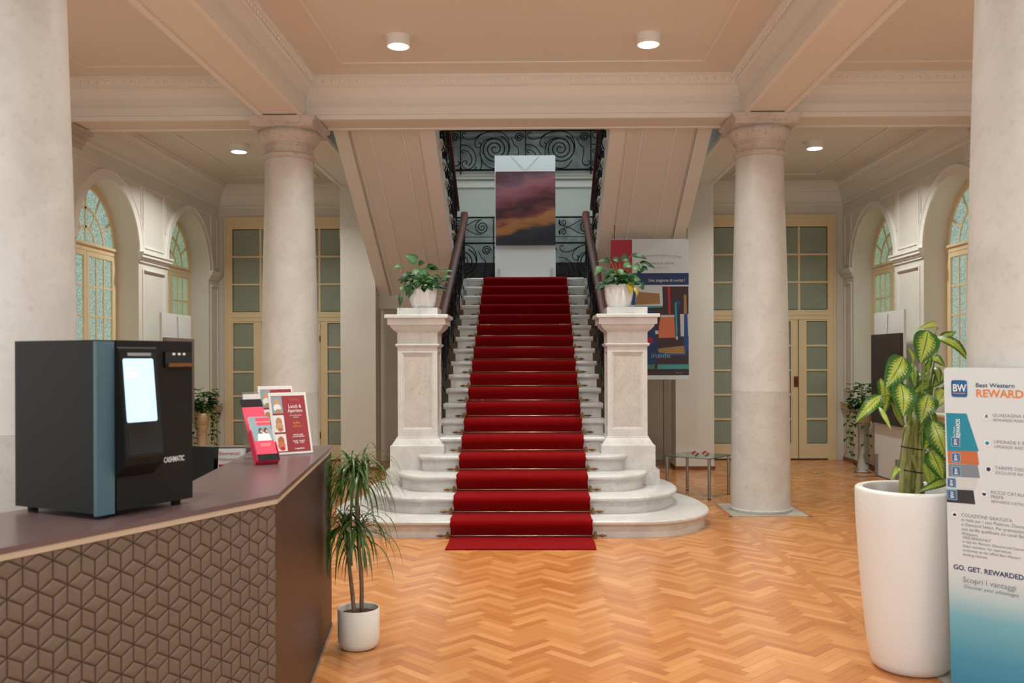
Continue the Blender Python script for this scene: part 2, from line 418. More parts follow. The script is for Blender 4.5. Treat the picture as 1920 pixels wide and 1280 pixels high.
def arch_window(name, xw, s, y0, y1, gcol):
    win = structure(bpy.data.objects.new(name, None)); C.objects.link(win); yc = (y0+y1)/2
    xg = xw+s*(REV-.02)           # room face of the frame
    win.location = (xg, yc, ZSILL); ORG[win.name] = Vector(win.location)
    ri = RAD-.075
    def X(d): return xg+s*d
    def bx(b, ya, yb_, za, zb, d0=0, d1=.05): b.box(*sorted((X(d0), X(d1))), ya, yb_, za, zb)
    b = MB(); n = 24
    P = arch_pts(y0, y1, RAD-.002, ZS, n); Q = arch_pts(y0, y1, ri, ZS, n, ZSILL+.06)
    b.loops([[(X(d), p[0], p[1]) for p in pp] for pp, d in ((P, .08), (P, -.012), (Q, -.012), (Q, .08))], closed=False)
    bx(b, yc-ri, yc+ri, ZSILL, ZSILL+.07, -.01, .06)
    b.build('window_frame', M['cream'], win, angle=40)
    b = MB(); bx(b, yc-ri-.01, yc+ri+.01, ZS-.04, ZS+.05, -.02, .06); bx(b, yc-ri-.01, yc+ri+.01, ZS+.02, ZS+.05, -.045, .0)
    b.build('transom', M['cream'], win)
    zb = ZS+.05
    # fanlight bars: centre mullion, two concentric arcs, radial bars
    b = MB(); bx(b, yc-.018, yc+.018, zb, ZS+ri, -.005, .03)
    for r_, a0, a1 in ((.235, 8, 172), (.455, 6, 174)):
        lo = []
        for i in range(19):
            a = R(a0+(a1-a0)*i/18); cs, sn = -math.cos(a), math.sin(a)
            lo.append([(X(d), yc+q*cs, ZS+q*sn) for q, d in ((r_-.014,-.005),(r_+.014,-.005),(r_+.014,.03),(r_-.014,.03))])
        b.loops(lo, closed=True, cap=True)
    for k, ang in enumerate((30, 60, 120, 150)):
        a = R(ang); u = (-math.cos(a), math.sin(a)); nn = (-u[1], u[0])
        for ra, rb in ((.455, ri+.01),) + (((.235, .455),) if ang in (60, 120) else ()):
            pts = [(yc+u[0]*ra+nn[0]*.012, ZS+u[1]*ra+nn[1]*.012), (yc+u[0]*rb+nn[0]*.012, ZS+u[1]*rb+nn[1]*.012), (yc+u[0]*rb-nn[0]*.012, ZS+u[1]*rb-nn[1]*.012), (yc+u[0]*ra-nn[0]*.012, ZS+u[1]*ra-nn[1]*.012)]
            b.extr(pts, lambda p, q, w: (X(w), p, q), -.004, .03)
    b.build('fanlight_bars', M['cream'], win)
    def sector(r0, r1, a0, a1):
        m = 6; pts = [(r0, a0+(a1-a0)*i/m) for i in range(m+1)] + [(r1, a1-(a1-a0)*i/m) for i in range(m+1)]
        b = MB(); b.extr([(yc-r_*math.cos(R(a)), max(ZS+.03, ZS+r_*math.sin(R(a)))) for r_, a in pts], lambda p, q, w: (X(w), p, q), .008, .016)
        b.build('glass_pane', GL[gcol], win)
    for a0, a1 in ((4, 88), (92, 176)): sector(.02, .225, a0, a1)
    for a0, a1 in ((4, 59), (61, 89), (91, 119), (121, 176)): sector(.245, .445, a0, a1)
    for a0, a1 in ((4, 29), (31, 59), (61, 89), (91, 119), (121, 149), (151, 176)): sector(.465, ri+.005, a0, a1)
    # two casements, three panes wide and five high
    z0, z1 = ZSILL+.07, ZS-.04
    for sg in (-1, 1):
        ya, yb_ = sorted((yc+sg*.004, yc+sg*ri))
        b = MB(); st = .055
        bx(b, ya, ya+st, z0, z1, -.015, .035); bx(b, yb_-st, yb_, z0, z1, -.015, .035)
        bx(b, ya+st, yb_-st, z0, z0+.08, -.015, .035); bx(b, ya+st, yb_-st, z1-.06, z1, -.015, .035)
        pw = (yb_-ya-2*st); ph = (z1-.06-z0-.08)
        for i in (1, 2): bx(b, ya+st+pw*i/3-.012, ya+st+pw*i/3+.012, z0+.08, z1-.06, -.008, .03)
        for k in range(1, 5): bx(b, ya+st, yb_-st, z0+.08+ph*k/5-.011, z0+.08+ph*k/5+.011, -.006, .03)
        cs_ = b.build('casement', M['cream'], win)
        if sg == 1:
            pass
        for i in range(3):
            for k in range(5):
                c = MB(); c.box(*sorted((X(.008), X(.016))), ya+st+pw*i/3+.004, ya+st+pw*(i+1)/3-.004, z0+.08+ph*k/5+.004, z0+.08+ph*(k+1)/5-.004)
                c.build('glass_pane', GL[gcol], cs_)
    b = MB(); b.lathe([(.006,0),(.006,1)], 0, 0, 6) if False else None
    b.box(*sorted((X(-.022), X(-.014))), yc-.015, yc+.015, 1.66, 1.80); b.tube([(X(-.02), yc, 1.74), (X(-.05), yc, 1.74), (X(-.055), yc+.06, 1.735), (X(-.05), yc+.12, 1.73)], .008, 6)
    b.tube([(X(-.02), yc, 1.74), (X(-.05), yc, 1.74), (X(-.055), yc-.06, 1.735)], .008, 6)
    b.build('window_handle', M['brassold'], win)
arch_window('window_1', XL, -1, *ARCH[0], 'cyan'); arch_window('window_2', XL, -1, *ARCH[1], 'green')
arch_window('window_3', XR, 1, *ARCH[0], 'cyan'); arch_window('window_4', XR, 1, *ARCH[1], 'green')

# ---- rear wall of the two aisles with glazed door sets
def rear_wall(name, x0, x1, d0, d1):
    b = MB(); ZT = 3.80
    for a, c, p, q in ((x0, d0, 0, 4.5), (d1, x1, 0, 4.5), (d0, d1, ZT, 4.5)):
        b.box(a, c, YB, YB+.25, p, q)
    b.box(d0, d1, YB+.12, YB+.25, 0, ZT)
    return structure(b.build(name, M['wall']))
rear_wall('wall_back_left', XL-.3, -2.22, -4.79, -2.74); rear_wall('wall_back_right', 2.04, XR+.3, 2.65, 4.70)
def door_set(name, x0, x1, flip):
    d = structure(bpy.data.objects.new(name, None)); C.objects.link(d); d.location = ((x0+x1)/2, YB, 0); ORG[d.name] = Vector(d.location)
    sgn = -1 if flip else 1; e = x1 if flip else x0
    def bx(b, xa, xb, za, zb, d0=-.02, d1=.05):
        p, q = sorted((e+sgn*xa, e+sgn*xb)); b.box(p, q, YB+d0, YB+d1, za, zb)
    W = x1-x0; S1, S2 = .57, 1.49     # sidelight | door leaf | sidelight
    b = MB()
    bx(b, 0, .12, 0, 3.795); bx(b, W-.10, W, 0, 3.795); bx(b, .12, W-.10, 3.61, 3.795); bx(b, .12, W-.10, 2.17, 2.32)
    bx(b, 0, W, 3.74, 3.795, -.035, 0); bx(b, 0, .035, 0, 3.74, -.035, 0)
    bx(b, .12, W-.10, 2.235, 2.25, -.03, -.02)
    b.build('door_frame', M['cream'], d)
    cols = [.12, S1-.01, (S1+S2)/2, S2-.01, W-.10]
    b = MB()
    for c in cols[1:-1]: bx(b, c-.016, c+.016, 2.32, 3.61, -.005, .03)
    for k in (1, 2): bx(b, .12, W-.10, 2.32+1.29*k/3-.014, 2.32+1.29*k/3+.014, -.008, .03)
    tr = b.build('transom_bars', M['cream'], d)
    for i in range(4):
        for k in range(3):
            c = MB(); bx(c, cols[i]+.012, cols[i+1]-.012, 2.32+.43*k+.012, 2.32+.43*(k+1)-.012, .01, .018); c.build('glass_pane', M['doorglass'], tr)
    def leaf(nm, a, c, sl, sr, ncol, d0=-.012):
        b = MB()
        bx(b, a, a+sl, .02, 2.168, d0, .04); bx(b, c-sr, c, .02, 2.168, d0, .04); bx(b, a+sl, c-sr, .02, .25, d0, .04); bx(b, a+sl, c-sr, 2.145, 2.168, d0, .04)
        zz = (.25, 2.145); pw = (c-sr-a-sl)/ncol
        for k in range(1, 5): bx(b, a+sl, c-sr, zz[0]+(zz[1]-zz[0])*k/5-.014, zz[0]+(zz[1]-zz[0])*k/5+.014, d0+.008, .03)
        for k in range(1, ncol): bx(b, a+sl+pw*k-.014, a+sl+pw*k+.014, *zz, d0+.008, .03)
        o = b.build(nm, M['cream'], d)
        for i in range(ncol):
            for k in range(5):
                g = MB(); h = (zz[1]-zz[0])/5; bx(g, a+sl+pw*i+.008, a+sl+pw*(i+1)-.008, zz[0]+h*k+.01, zz[0]+h*(k+1)-.01, .01, .018); g.build('glass_pane', M['doorglass'], o)
        return o
    leaf('sidelight', .12, S1, .01, .12, 1); lf = leaf('door_leaf', S1+.012, S2, .11, .11, 2); leaf('sidelight', S2+.004, W-.10, .11, .02, 1)
    b = MB(); bx(b, S1+.0, S1+.012, .02, 2.168, .0, .035); b.build('door_gap', M['dark'], d)
    b = MB(); bx(b, S1+.014, S1+.078, 1.13, 1.29, -.026, -.010); b.build('push_plate', M['plate'], lf)
    b = MB()
    xk = e+sgn*(S1+.046); b.tube([(xk, YB-.012, 1.22), (xk, YB-.055, 1.22)], .02, 8); b.build('door_knob', M['brassold'], lf)
    b = MB()
    for zz in (.35, 1.85): bx(b, S2-.008, S2+.006, zz, zz+.10, -.03, -.01)
    b.build('hinge', M['brassold'], lf)
door_set('door_1', -4.79, -2.74, False); door_set('door_2', 2.65, 4.70, True)

# ---- ceilings, beams, cornices
def slab(b, x0, x1, y0, y1, z): b.box(x0, x1, y0, y1, z, z+.06)
BX = ((-2.75, -2.31), (2.14, 2.58)); BY = ((4.08, 4.52), (9.30, 9.74))
b = MB()
slab(b, XL-.3, XR+.3, YN, 9.60, ZC)
slab(b, XL-.3, -2.6, 9.6, YB+.2, ZR); slab(b, 2.4, XR+.3, 9.6, YB+.2, ZR)
structure(b.build('ceiling', M['ceiling']))
def inset_loop(x0, x1, y0, y1, d, z): return [(x0+d, y0+d, z), (x1-d, y0+d, z), (x1-d, y1-d, z), (x0+d, y1-d, z)]
def bay_cornice(name, x0, x1, y0, y1, prof):
    b = MB(); b.loops([inset_loop(x0, x1, y0, y1, d, z) for d, z in prof], closed=True)
    return structure(b.build(name, M['plaster'], angle=50))
P1 = [(-.02, 4.051), (.0, 4.051), (.018, 4.047), (.018, 4.085), (.006, 4.092), (.005, 4.17), (.009, 4.172), (.009, 4.185), (.005, 4.19), (.005, 4.25), (.010, 4.252), (.010, 4.27), (.016, 4.275), (.030, 4.315), (.050, 4.345), (.050, 4.36), (.058, 4.365), (.072, 4.40), (.095, 4.44), (.115, 4.448), (.115, 4.471)]
n_tr = 1
bays = [('trim_1', -2.31, 2.14, 4.52, 9.30), ('trim_2', XL, -2.75, 4.52, 9.30), ('trim_3', 2.58, XR, 4.52, 9.30),
        ('trim_4', -2.31, 2.14, YN, 4.08), ('trim_5', XL, -2.75, YN, 4.08), ('trim_6', 2.58, XR, YN, 4.08)]
for nm, a, c, p, q in bays: bay_cornice(nm, a, c, p, q, P1)
P2 = [(-.01, 3.93), (.02, 3.93), (.02, 3.955), (.035, 3.96), (.035, 3.975), (.03, 3.98), (.034, 4.03), (.05, 4.09), (.07, 4.125), (.07, 4.14), (.085, 4.145), (.10, 4.19), (.14, 4.235), (.15, 4.24), (.15, 4.26), (.18, 4.265), (.18, 4.287)]
def corner_cornice(name, xw, s, xe):
    b = MB(); b.loops([[(xw-s*d, 9.60, z), (xw-s*d, YB-d, z), (xe, YB-d, z)] for d, z in P2], closed=False)
    return structure(b.build(name, M['plaster'], angle=50))
corner_cornice('trim_7', XL, -1, -2.60); corner_cornice('trim_8', XR, 1, 2.42)
# beams (undersides with a fillet along each edge)
def beam(name, x0, x1, y0, y1, zt=ZC):
    b = MB(); b.box(x0+.02, x1-.02, y0+.02, y1-.02, ZB+.012, zt, 1)
    along_y = (y1-y0) > (x1-x0); f = .045
    if along_y:
        b.box(x0-.01, x0+f, y0, y1, ZB, ZB+.05); b.box(x1-f, x1+.01, y0, y1, ZB, ZB+.05)
        b.box(x0+f, x1-f, y0, y0+f, ZB, ZB+.03); b.box(x0+f, x1-f, y1-f, y1, ZB, ZB+.03)
    else:
        b.box(x0, x1, y0-.01, y0+f, ZB, ZB+.05); b.box(x0, x1, y1-f, y1+.01, ZB, ZB+.05)
    return structure(b.build(name, [M['plaster'], M['ceiling']]))
k = 9
for x0, x1 in BX:
    for y0, y1 in ((YN, 4.08), (4.52, 9.30), (9.74, 12.95)): beam('trim_%d' % k, x0, x1, y0, y1); k += 1
for y0, y1 in BY:
    for x0, x1 in ((XL, -2.75), (-2.31, 2.14), (2.58, XR)): beam('trim_%d' % k, x0, x1, y0, y1); k += 1
for x0, x1 in BX:
    for y0, y1 in BY:
        b = MB(); b.box(x0, x1, y0, y1, ZB+.001, ZC); structure(b.build('trim_%d' % k, M['plaster'])); k += 1
# pier-to-rear-wall lintels
for x0, x1 in ((-2.75, -2.22), (2.03, 2.58)):
    b = MB(); b.box(x0, x1, 12.95, YB+.2, 3.3, ZC); structure(b.build('trim_%d' % k, M['wall'])); k += 1
# raised fillets on the ceilings
def fillet(x0, x1, y0, y1, z, wd=.028):
    global k
    b = MB(); b.box(x0, x1, y0, y0+wd, z-.012, z+.01); b.box(x0, x1, y1-wd, y1, z-.012, z+.01)
    b.box(x0, x0+wd, y0+wd, y1-wd, z-.012, z+.01); b.box(x1-wd, x1, y0+wd, y1-wd, z-.012, z+.01)
    structure(b.build('trim_%d' % k, M['plaster'])); k += 1
fillet(-1.86, 1.69, 4.98, 8.84, ZC); fillet(XL+.48, -3.15, 4.98, 8.90, ZC); fillet(2.98, XR-.48, 4.98, 8.90, ZC)
fillet(XL+.60, -3.15, 10.2, 13.42, ZR); fillet(2.95, XR-.60, 10.2, 13.42, ZR)
# egg ornament running along the top of the cornices
def eggs(x0, x1, y0, y1, d, z, sp=.085, parent=None):
    b = MB()
    def egg(px, py, ax):
        lo = []
        for j, (rr, t) in enumerate(((.2, 0), (.85, .3), (1, .55), (.7, .85), (.15, 1))):
            ring = []
            for i in range(5):
                a = PI*i/4-PI/2
                off = (math.sin(a)*.030*rr, -math.cos(a)*.016*rr); zz = z+.052*(1-t)
                dx, dy = (off if ax == 'x+' else (off[0], -off[1]) if ax == 'x-' else (-off[1], off[0]) if ax == 'y-' else (off[1], off[0]))
                ring.append((px+dx+(0 if ax[0] == 'x' else (1 if ax == 'y-' else -1)*0), py+dy, zz))
            lo.append(ring)
        b.loops(lo, closed=False)
    n = int((x1-x0-2*d)/sp)
    for i in range(n):
        px = x0+d+(i+.5)*(x1-x0-2*d)/n; egg(px, y1-d, 'x+'); 
    n = int((y1-y0-2*d)/sp)
    for i in range(n):
        py = y0+d+(i+.5)*(y1-y0-2*d)/n; egg(x0+d, py, 'y-'); egg(x1-d, py, 'y+')
    o = b.build('egg_ornament', M['plaster'], parent, smooth=True); tag(o, kind='stuff')
for nm, a, c, p, q in bays[:3]: eggs(a, c, p, q, .078, 4.392, parent=bpy.data.objects[nm])
eggs(XL, -2.75, 9.74, YB, .105, 4.185, parent=bpy.data.objects['trim_7']); eggs(2.58, XR, 9.74, YB, .105, 4.185, parent=bpy.data.objects['trim_8'])
# wall brackets carrying the transverse beam ends
for xw, s in ((XL, -1), (XR, 1)):
    b = MB()
    for za, zb, dd in ((3.86, 3.90, .03), (3.90, 3.96, .06), (3.96, 4.0, .09), (4.0, 4.04, .13)): wbox(b, xw, s, 9.30-dd*.4, 9.74+dd*.4, za, zb, 0, dd)
    structure(b.build('trim_%d' % k, M['capital'])); k += 1

# ---- wall behind the camera, stairwell walls, piers, landing
b = MB(); b.box(XL-.3, XR+.3, YN-.2, YN, -.05, 4.6); structure(b.build('wall_front', M['wall']))
b = MB()
b.box(-2.62, -2.36, 9.44, 16.2, ZC+.07, 7.1); structure(b.build('wall_stairwell_left', M['backwall']))
b = MB(); b.box(2.17, 2.43, 9.44, 16.2, ZC+.07, 7.1); structure(b.build('wall_stairwell_right', M['backwall']))
b = MB(); b.box(-2.36, 2.17, 9.42, 9.56, ZC+.07, 7.1); structure(b.build('wall_stairwell_front', M['backwall']))
b = MB(); b.box(-2.62, -2.24, 14.35, 16.2, 0, 4.54); b.box(2.05, 2.43, 14.35, 16.2, 0, 4.54); structure(b.build('wall_stairwell_sides', M['backwall']))
b = MB(); b.box(-2.62, 2.43, 16.0, 16.2, -.05, 7.1); wsb = structure(b.build('wall_stairwell_back', M['backwall']))
b = MB(); b.box(-2.62, 2.43, 9.42, 16.2, 7.1, 7.2); structure(b.build('ceiling_stairwell', M['backwall']))
# marble lining and sill mouldings on the back wall
b = MB(); b.box(-2.23, 2.04, 15.97, 16.0, 4.86, 5.75); b.build('marble_lining', M['slab'], wsb)
b = MB(); b.box(-2.23, 2.04, 15.97, 16.0, 3.27, 4.07); b.build('marble_lining', M['slab'], wsb)
b = MB(); b.box(-2.23, 2.04, 15.96, 16.0, 2.79, 3.27); b.build('dark_wainscot', M['dark'], wsb)
b = MB(); b.box(-2.23, 2.04, 15.90, 16.0, 4.80, 4.86); b.box(-2.23, 2.04, 15.93, 16.0, 4.74, 4.80); b.box(-2.2, -.45, 15.97, 16.0, 4.60, 4.72); b.box(.25, 2.0, 15.97, 16.0, 4.60, 4.72)
b.build('sill_moulding', M['plaster'], wsb)
# square piers
def pier(x0, x1):
    b = MB(); b.box(x0, x1, 12.85, 13.30, 0, ZB+.02)
    t = b.build('pier', M['pier']); structure(t)
    c = MB(); c.box(x0-.012, x1+.012, 12.838, 13.312, 0, .05); c.build('pier_skirting', M['skirt'], t)
pier(-2.72, -2.22); pier(2.03, 2.57)
# landing slab and its moulded front beams
b = MB(); b.box(-2.24, 2.05, 13.64, 16.0, 2.47, 2.788)
for x0, x1 in ((-2.22, XC-.93), (XC+.93, 2.03)):
    b.box(x0, x1, 13.14, 13.66, 2.31, 2.485); b.box(x0-.0, x1+.0, 13.12, 13.14, 2.455, 2.485); b.box(x0, x1, 13.3, 13.66, 2.485, 2.787)
land = structure(b.build('floor_landing', M['wall']))
b = MB()
for xa, xb in ((-2.22, -1.9), (1.72, 2.03)): b.box(xa, xb, 14.1, 14.35, 0, 2.47)
structure(b.build('wall_under_landing', M['wall']))

# ---- columns
def column(x, y, label):
    t = thing('stone_column', label, 'column', (x, y, 0), 'limestone columns of the hall')
    b = MB(); b.box(x-.38, x+.38, y-.40, y+.40, -.006, .004); b.build('plinth_slab', M['plinth'], t)
    b = MB(); b.lathe([(.31, .004), (.315, .012), (.315, .03), (.304, .036), (.30, .06), (.298, .6), (.294, 1.235)], x, y, 48); b.build('lower_drum', M['drum'], t, angle=40)
    b = MB(); b.lathe([(.2938, 1.236), (.288, 1.8), (.276, 2.4), (.262, 2.9), (.248, 3.4), (.244, 3.64)], x, y, 48); b.build('shaft', M['column'], t, angle=40)
    b = MB(); b.lathe([(.244, 3.64), (.258, 3.645), (.258, 3.66), (.270, 3.672), (.272, 3.685), (.262, 3.70), (.245, 3.705), (.243, 3.775), (.254, 3.78), (.254, 3.795), (.266, 3.80), (.272, 3.815), (.30, 3.85), (.318, 3.885), (.318, 3.91), (.30, 3.935)], x, y, 48)
    lo = []
    for h, z in ((.305, 3.935), (.32, 3.94), (.32, 3.985), (.326, 3.99), (.345, 4.01), (.352, 4.022), (.352, 4.039)):
        lo.append([(x-h, y-h, z), (x+h, y-h, z), (x+h, y+h, z), (x-h, y+h, z)])
    b.loops(lo, closed=True, cap=True); b.build('capital', M['capital'], t, angle=40)
column(COLX[0], COLY[0], 'pale limestone column left of the staircase under the beam crossing')
column(COLX[1], COLY[0], 'pale limestone column right of the staircase beside the glass table')
column(COLX[0], 4.375, 'near limestone column at the left edge behind the black cash machine')
column(COLX[1], COLY[1], 'near limestone column at the right edge behind the hotel rewards board')
# ================================================================ STAIRCASE
Y0, TR, RS, NS = 8.0, 0.33, 0.155, 18
stair = thing('staircase', 'white marble staircase with curved bottom steps rising to the landing', 'staircase', (XC, Y0, 0))
CURV = {0: (1.75, .68, .80), 1: (1.49, .62, .74), 2: (1.20, .34, .42), 3: (1.01, .16, .11)}
def outline(k, e):
    Wd, a, bb = CURV[k]; yf = Y0+k*TR; yt = yf+bb; pts = []
    m = 14
    # right half: from the centre front, round the end, back to the pedestal
    for i in range(m+1):
        t = PI/2*i/m; pts.append((XC+(Wd-a)+(a+e)*math.sin(t), yt-(bb+e)*math.cos(t)))
    if k <= 1:
        bx_, by_ = (1.24, 9.95) if k == 0 else (1.24, 9.85)
        for i in range(1, m+1):
            t = PI/2*i/m; pts.append((XC+bx_+(Wd+e-bx_)*math.cos(t), yt+(by_-yt)*math.sin(t)))
        pts.append((XC+.86, by_))
    elif k == 2:
        pts += [(XC+Wd+e, 9.115), (XC+.86, 9.115), (XC+.86, 9.4)]
    else:
        pts += [(XC+Wd+e, 9.145), (XC+.86, 9.145), (XC+.86, 9.4)]
    left = [(2*XC-p[0], p[1]) for p in reversed(pts)]
    return pts + left
for k in range(NS):
    z0, z1 = k*RS, (k+1)*RS
    b = MB()
    if k in CURV:
        lo = []
        for e, z in ((0, z0+(.001 if k else 0)), (0, z1-.058), (.006, z1-.056), (.012, z1-.048), (.030, z1-.042), (.040, z1-.030), (.040, z1-.014), (.032, z1-.003), (.022, z1)):
            lo.append([(p[0], p[1], z) for p in outline(k, e)])
        b.loops(lo, closed=True, cap=True)
    else:
        yk = Y0+k*TR
        hw = .855
        b.box(XC-hw, XC+hw, yk, yk+TR, z0+.001, z1-.045)
        pr = [(yk+TR, z1-.045), (yk, z1-.058), (yk-.012, z1-.052), (yk-.03, z1-.044), (yk-.04, z1-.032), (yk-.04, z1-.014), (yk-.032, z1-.003), (yk-.022, z1), (yk+TR, z1)]
        e = .022 if k > 4 else 0
        b.extr(pr, lambda u, v, w: (w, u, v), XC-hw-e, XC+hw+e)
    b.build('step', M['marble'], stair, angle=35)
b = MB()
pr = [(Y0+4*TR+.35, 0), (13.62, 0), (13.62, NS*RS-.01)] + [p for k in range(17, 4, -1) for p in ((Y0+k*TR+.06, k*RS-.002), (Y0+k*TR+.06, (k-1)*RS-.002))]
b.extr([(Y0+4*TR+.35, 0), (13.62, 0), (13.62, 17*RS-.01), (Y0+4*TR+.35, 4*RS)], lambda u, v, w: (w, u, v), XC-.80, XC+.80)
b.build('side_wall', M['wall'], stair)

# red carpet runner
outer, inner = [], []
outer += [(7.48, .010), (7.75, .011), (7.98, .012)]; inner += [(7.48, 0.0004), (7.75, .0004), (7.98, .0004)]
for k in range(NS):
    yk, z0, z1 = Y0+k*TR, k*RS, (k+1)*RS
    outer += [(yk-.012, z0+.014), (yk-.026, z0+.06), (yk-.046, z1-.062), (yk-.056, z1-.038), (yk-.057, z1-.018), (yk-.048, z1+.002), (yk-.030, z1+.011), (yk, z1+.013)]
    inner += [(yk-.002, z0+.001), (yk-.006, z0+.06), (yk-.034, z1-.060), (yk-.0415, z1-.036), (yk-.0415, z1-.016), (yk-.034, z1-.0015), (yk-.024, z1+.001), (yk, z1+.001)]
outer += [(14.0, NS*RS+.012), (14.35, NS*RS+.012)]; inner += [(14.0, NS*RS+.001), (14.35, NS*RS+.001)]
b = MB(); n = len(outer); hw = .625; rr = random.Random(5)
lo = []
for i in range(n):
    wv = .004*math.sin(i*1.7)
    lo.append([(XC-hw+wv, inner[i][0], inner[i][1]), (XC-hw+wv, outer[i][0], outer[i][1])] + [(XC-hw+2*hw*j/10, outer[i][0]+rr.uniform(-.0015,.0015), outer[i][1]+rr.uniform(0,.0015)) for j in range(1, 10)] + [(XC+hw+wv, outer[i][0], outer[i][1]), (XC+hw+wv, inner[i][0], inner[i][1])])
b.loops(lo, closed=True, cap=True)
cp = b.build('stair_carpet', M['carpet'], None, angle=50)
tag(cp, 'long red carpet runner laid down the middle of the marble staircase', 'carpet')
# brass stair rods
ordn = ['lowest', 'second', 'third', 'fourth', 'fifth', 'sixth', 'seventh', 'eighth', 'ninth', 'tenth', 'eleventh', 'twelfth', 'thirteenth', 'fourteenth', 'fifteenth', 'sixteenth', 'seventeenth', 'topmost']
for k in range(NS):
    yk, z0 = Y0+k*TR-.036, k*RS+.024
    lab = {0: 'lowest brass stair rod holding the red carpet at the floor', 17: 'topmost brass stair rod holding the red carpet under the landing'}.get(k, '%s brass stair rod up from the floor across the red carpet' % ordn[k])
    t = thing('stair_rod', lab, 'stair rod', (XC, yk, z0), 'brass rods holding the stair carpet')
    b = MB(); b.tube([(XC-.70, yk, z0), (XC+.70, yk, z0)], .0075, 8); b.build('rod', M['brass'], t, smooth=True)
    for s in (-1, 1):
        b = MB(); x = XC+s*.65
        b.box(x-.012, x+.012, yk-.014, yk+.034, z0-.020, z0+.026); b.box(x-.006, x+.006, yk-.012, yk+.012, z0+.02, z0+.036)
        b.build('bracket', M['brassold'], t)
        b = MB(); lo = []
        for dx, r_ in ((.695, .006), (.70, .012), (.71, .014), (.722, .010), (.74, .006), (.752, .002)):
            lo.append([(XC+s*dx, yk+r_*math.cos(a*PI/4), z0+r_*math.sin(a*PI/4)) for a in range(8)])
        b.loops(lo, closed=True, cap=True); b.build('finial', M['brassold'], t, smooth=True)

# newel pedestals
def pedestal(s, label):
    xa, xb = XC+s*.863, XC+s*1.267; cx = (xa+xb)/2; y = 9.20; cy = y+.202; h = .202
    t = thing('newel_pedestal', label, 'pedestal', (cx, cy, .312), 'marble newel pedestals at the foot of the stairs')
    def sq(b, prof):
        b.loops([[(cx-e, cy-e, z), (cx+e, cy-e, z), (cx+e, cy+e, z), (cx-e, cy+e, z)] for e, z in prof], closed=True, cap=True)
    b = MB(); b.box(cx-.275 if s > 0 else cx-.312, cx+.312 if s > 0 else cx+.275, 9.12, 9.62, .3115, .46); b.build('lower_block', M['marble'], t)
    b = MB(); sq(b, [(.272, .4605), (.272, .70), (.262, .708), (.255, .712), (.25, .72), (.235, .745), (.222, .765), (.215, .775), (.215, .785), (.206, .79)]); b.build('base', M['marble'], t, angle=25)
    # shaft with a sunk panel on each face
    b = MB(); z0, z1 = .79, 1.70; m = .045; d = .018
    b.add([(cx-h,cy-h,z1),(cx+h,cy-h,z1),(cx+h,cy+h,z1),(cx-h,cy+h,z1)], [(0,1,2,3)])
    pn = MB()
    for q in range(4):
        def fq(u, v, z, q=q):
            p = rot2((u, -v), q*PI/2); return (cx+p[0], cy+p[1], z)
        o = [(-h, z0), (h, z0), (h, z1), (-h, z1)]; i1 = [(-h+m, z0+.075), (h-m, z0+.075), (h-m, z1-.055), (-h+m, z1-.055)]
        i2 = [(p[0]*(1-.014/(h-m)), p[1]+(.014 if j < 2 else -.014)) for j, p in enumerate(i1)]
        i3 = [(p[0]*(1-.008/(h-m)), p[1]+(.008 if j < 2 else -.008)) for j, p in enumerate(i2)]
        b.loops([[fq(p[0], hh, p[1]) for p in pts] for pts, hh in ((o, h), (i1, h), (i1, h-.006), (i2, h-.010), (i2, h-d), (i3, h-d))], closed=True)
        pn.add([fq(p[0], h-d, p[1]) for p in i3], [(0,1,2,3)])
    b.build('shaft', M['pedestal'], t); pn.build('shaft_panel', M['panelstone'], t)
    b = MB(); sq(b, [(.206, 1.70), (.214, 1.703), (.222, 1.712), (.226, 1.722), (.224, 1.730), (.212, 1.734), (.204, 1.738), (.204, 1.845), (.212, 1.85), (.216, 1.858), (.232, 1.866), (.262, 1.90), (.27, 1.918), (.27, 1.924), (.292, 1.926), (.292, 1.985), (.300, 1.99), (.318, 1.994), (.318, 2.02), (.314, 2.027)])
    b.build('cap', M['pedestal'], t, angle=25)
    b = MB(); b.box(cx-.205, cx+.205, cy-.205, cy+.205, 2.0275, 2.10); b.build('top_block', M['marble'], t)
    return cx, cy
PL = pedestal(-1, 'marble newel pedestal with sunk panel left of the red carpet')
PR = pedestal(1, 'marble newel pedestal with sunk panel right of the red carpet')

# ---- wrought-iron scrollwork, drawn once in metres on a 1.14 x 0.71 panel
def SP(cx, cy, r0, r1, a0, t, d=1, n=12): return spiral(cx, cy, r0, r1, a0, t, n, d)
def CM(pts, n=4): return [(p.x, p.y) for p in catmull([(a, b_, 0) for a, b_ in pts], n)]
K = 1.14/710
def px(pts): return [((x-265)*K, (525-y)*K) for x, y in pts]
BIG = SP(*px([(640, 290)])[0], .022, .262, R(30), 3.1, 1, 16)
DESIGN = [
    BIG,
    CM(px([(770,420),(700,500),(600,505),(520,450),(478,350),(490,250),(540,190),(620,165)])),
    CM(px([(790,330),(800,250),(770,150),(700,100),(610,92),(520,110),(450,160),(420,220),(440,268),(475,270),(488,240),(470,220)])),
    SP(*px([(905, 160)])[0], .012, .085, R(0), 2.0, -1, 12) + CM(px([(980,210),(960,235),(1010,250),(1080,285),(1140,350)]))[:0],
    CM(px([(820,170),(850,240),(890,275),(895,350),(880,430),(900,470),(945,475),(965,440),(940,425)])),
    CM(px([(270,240),(340,250),(400,300),(430,370),(425,450),(380,505),(320,510),(285,470),(290,430),(325,425),(335,450),(318,455)])),
    CM(px([(300,340),(280,315),(300,300),(350,320),(380,370),(385,430),(350,480)])),
    CM(px([(325,120),(310,105),(285,125),(300,165),(350,182),(420,165),(480,125),(560,95)])),
    CM(px([(440,490),(425,500),(430,515),(470,520),(495,470),(490,380)])),
]
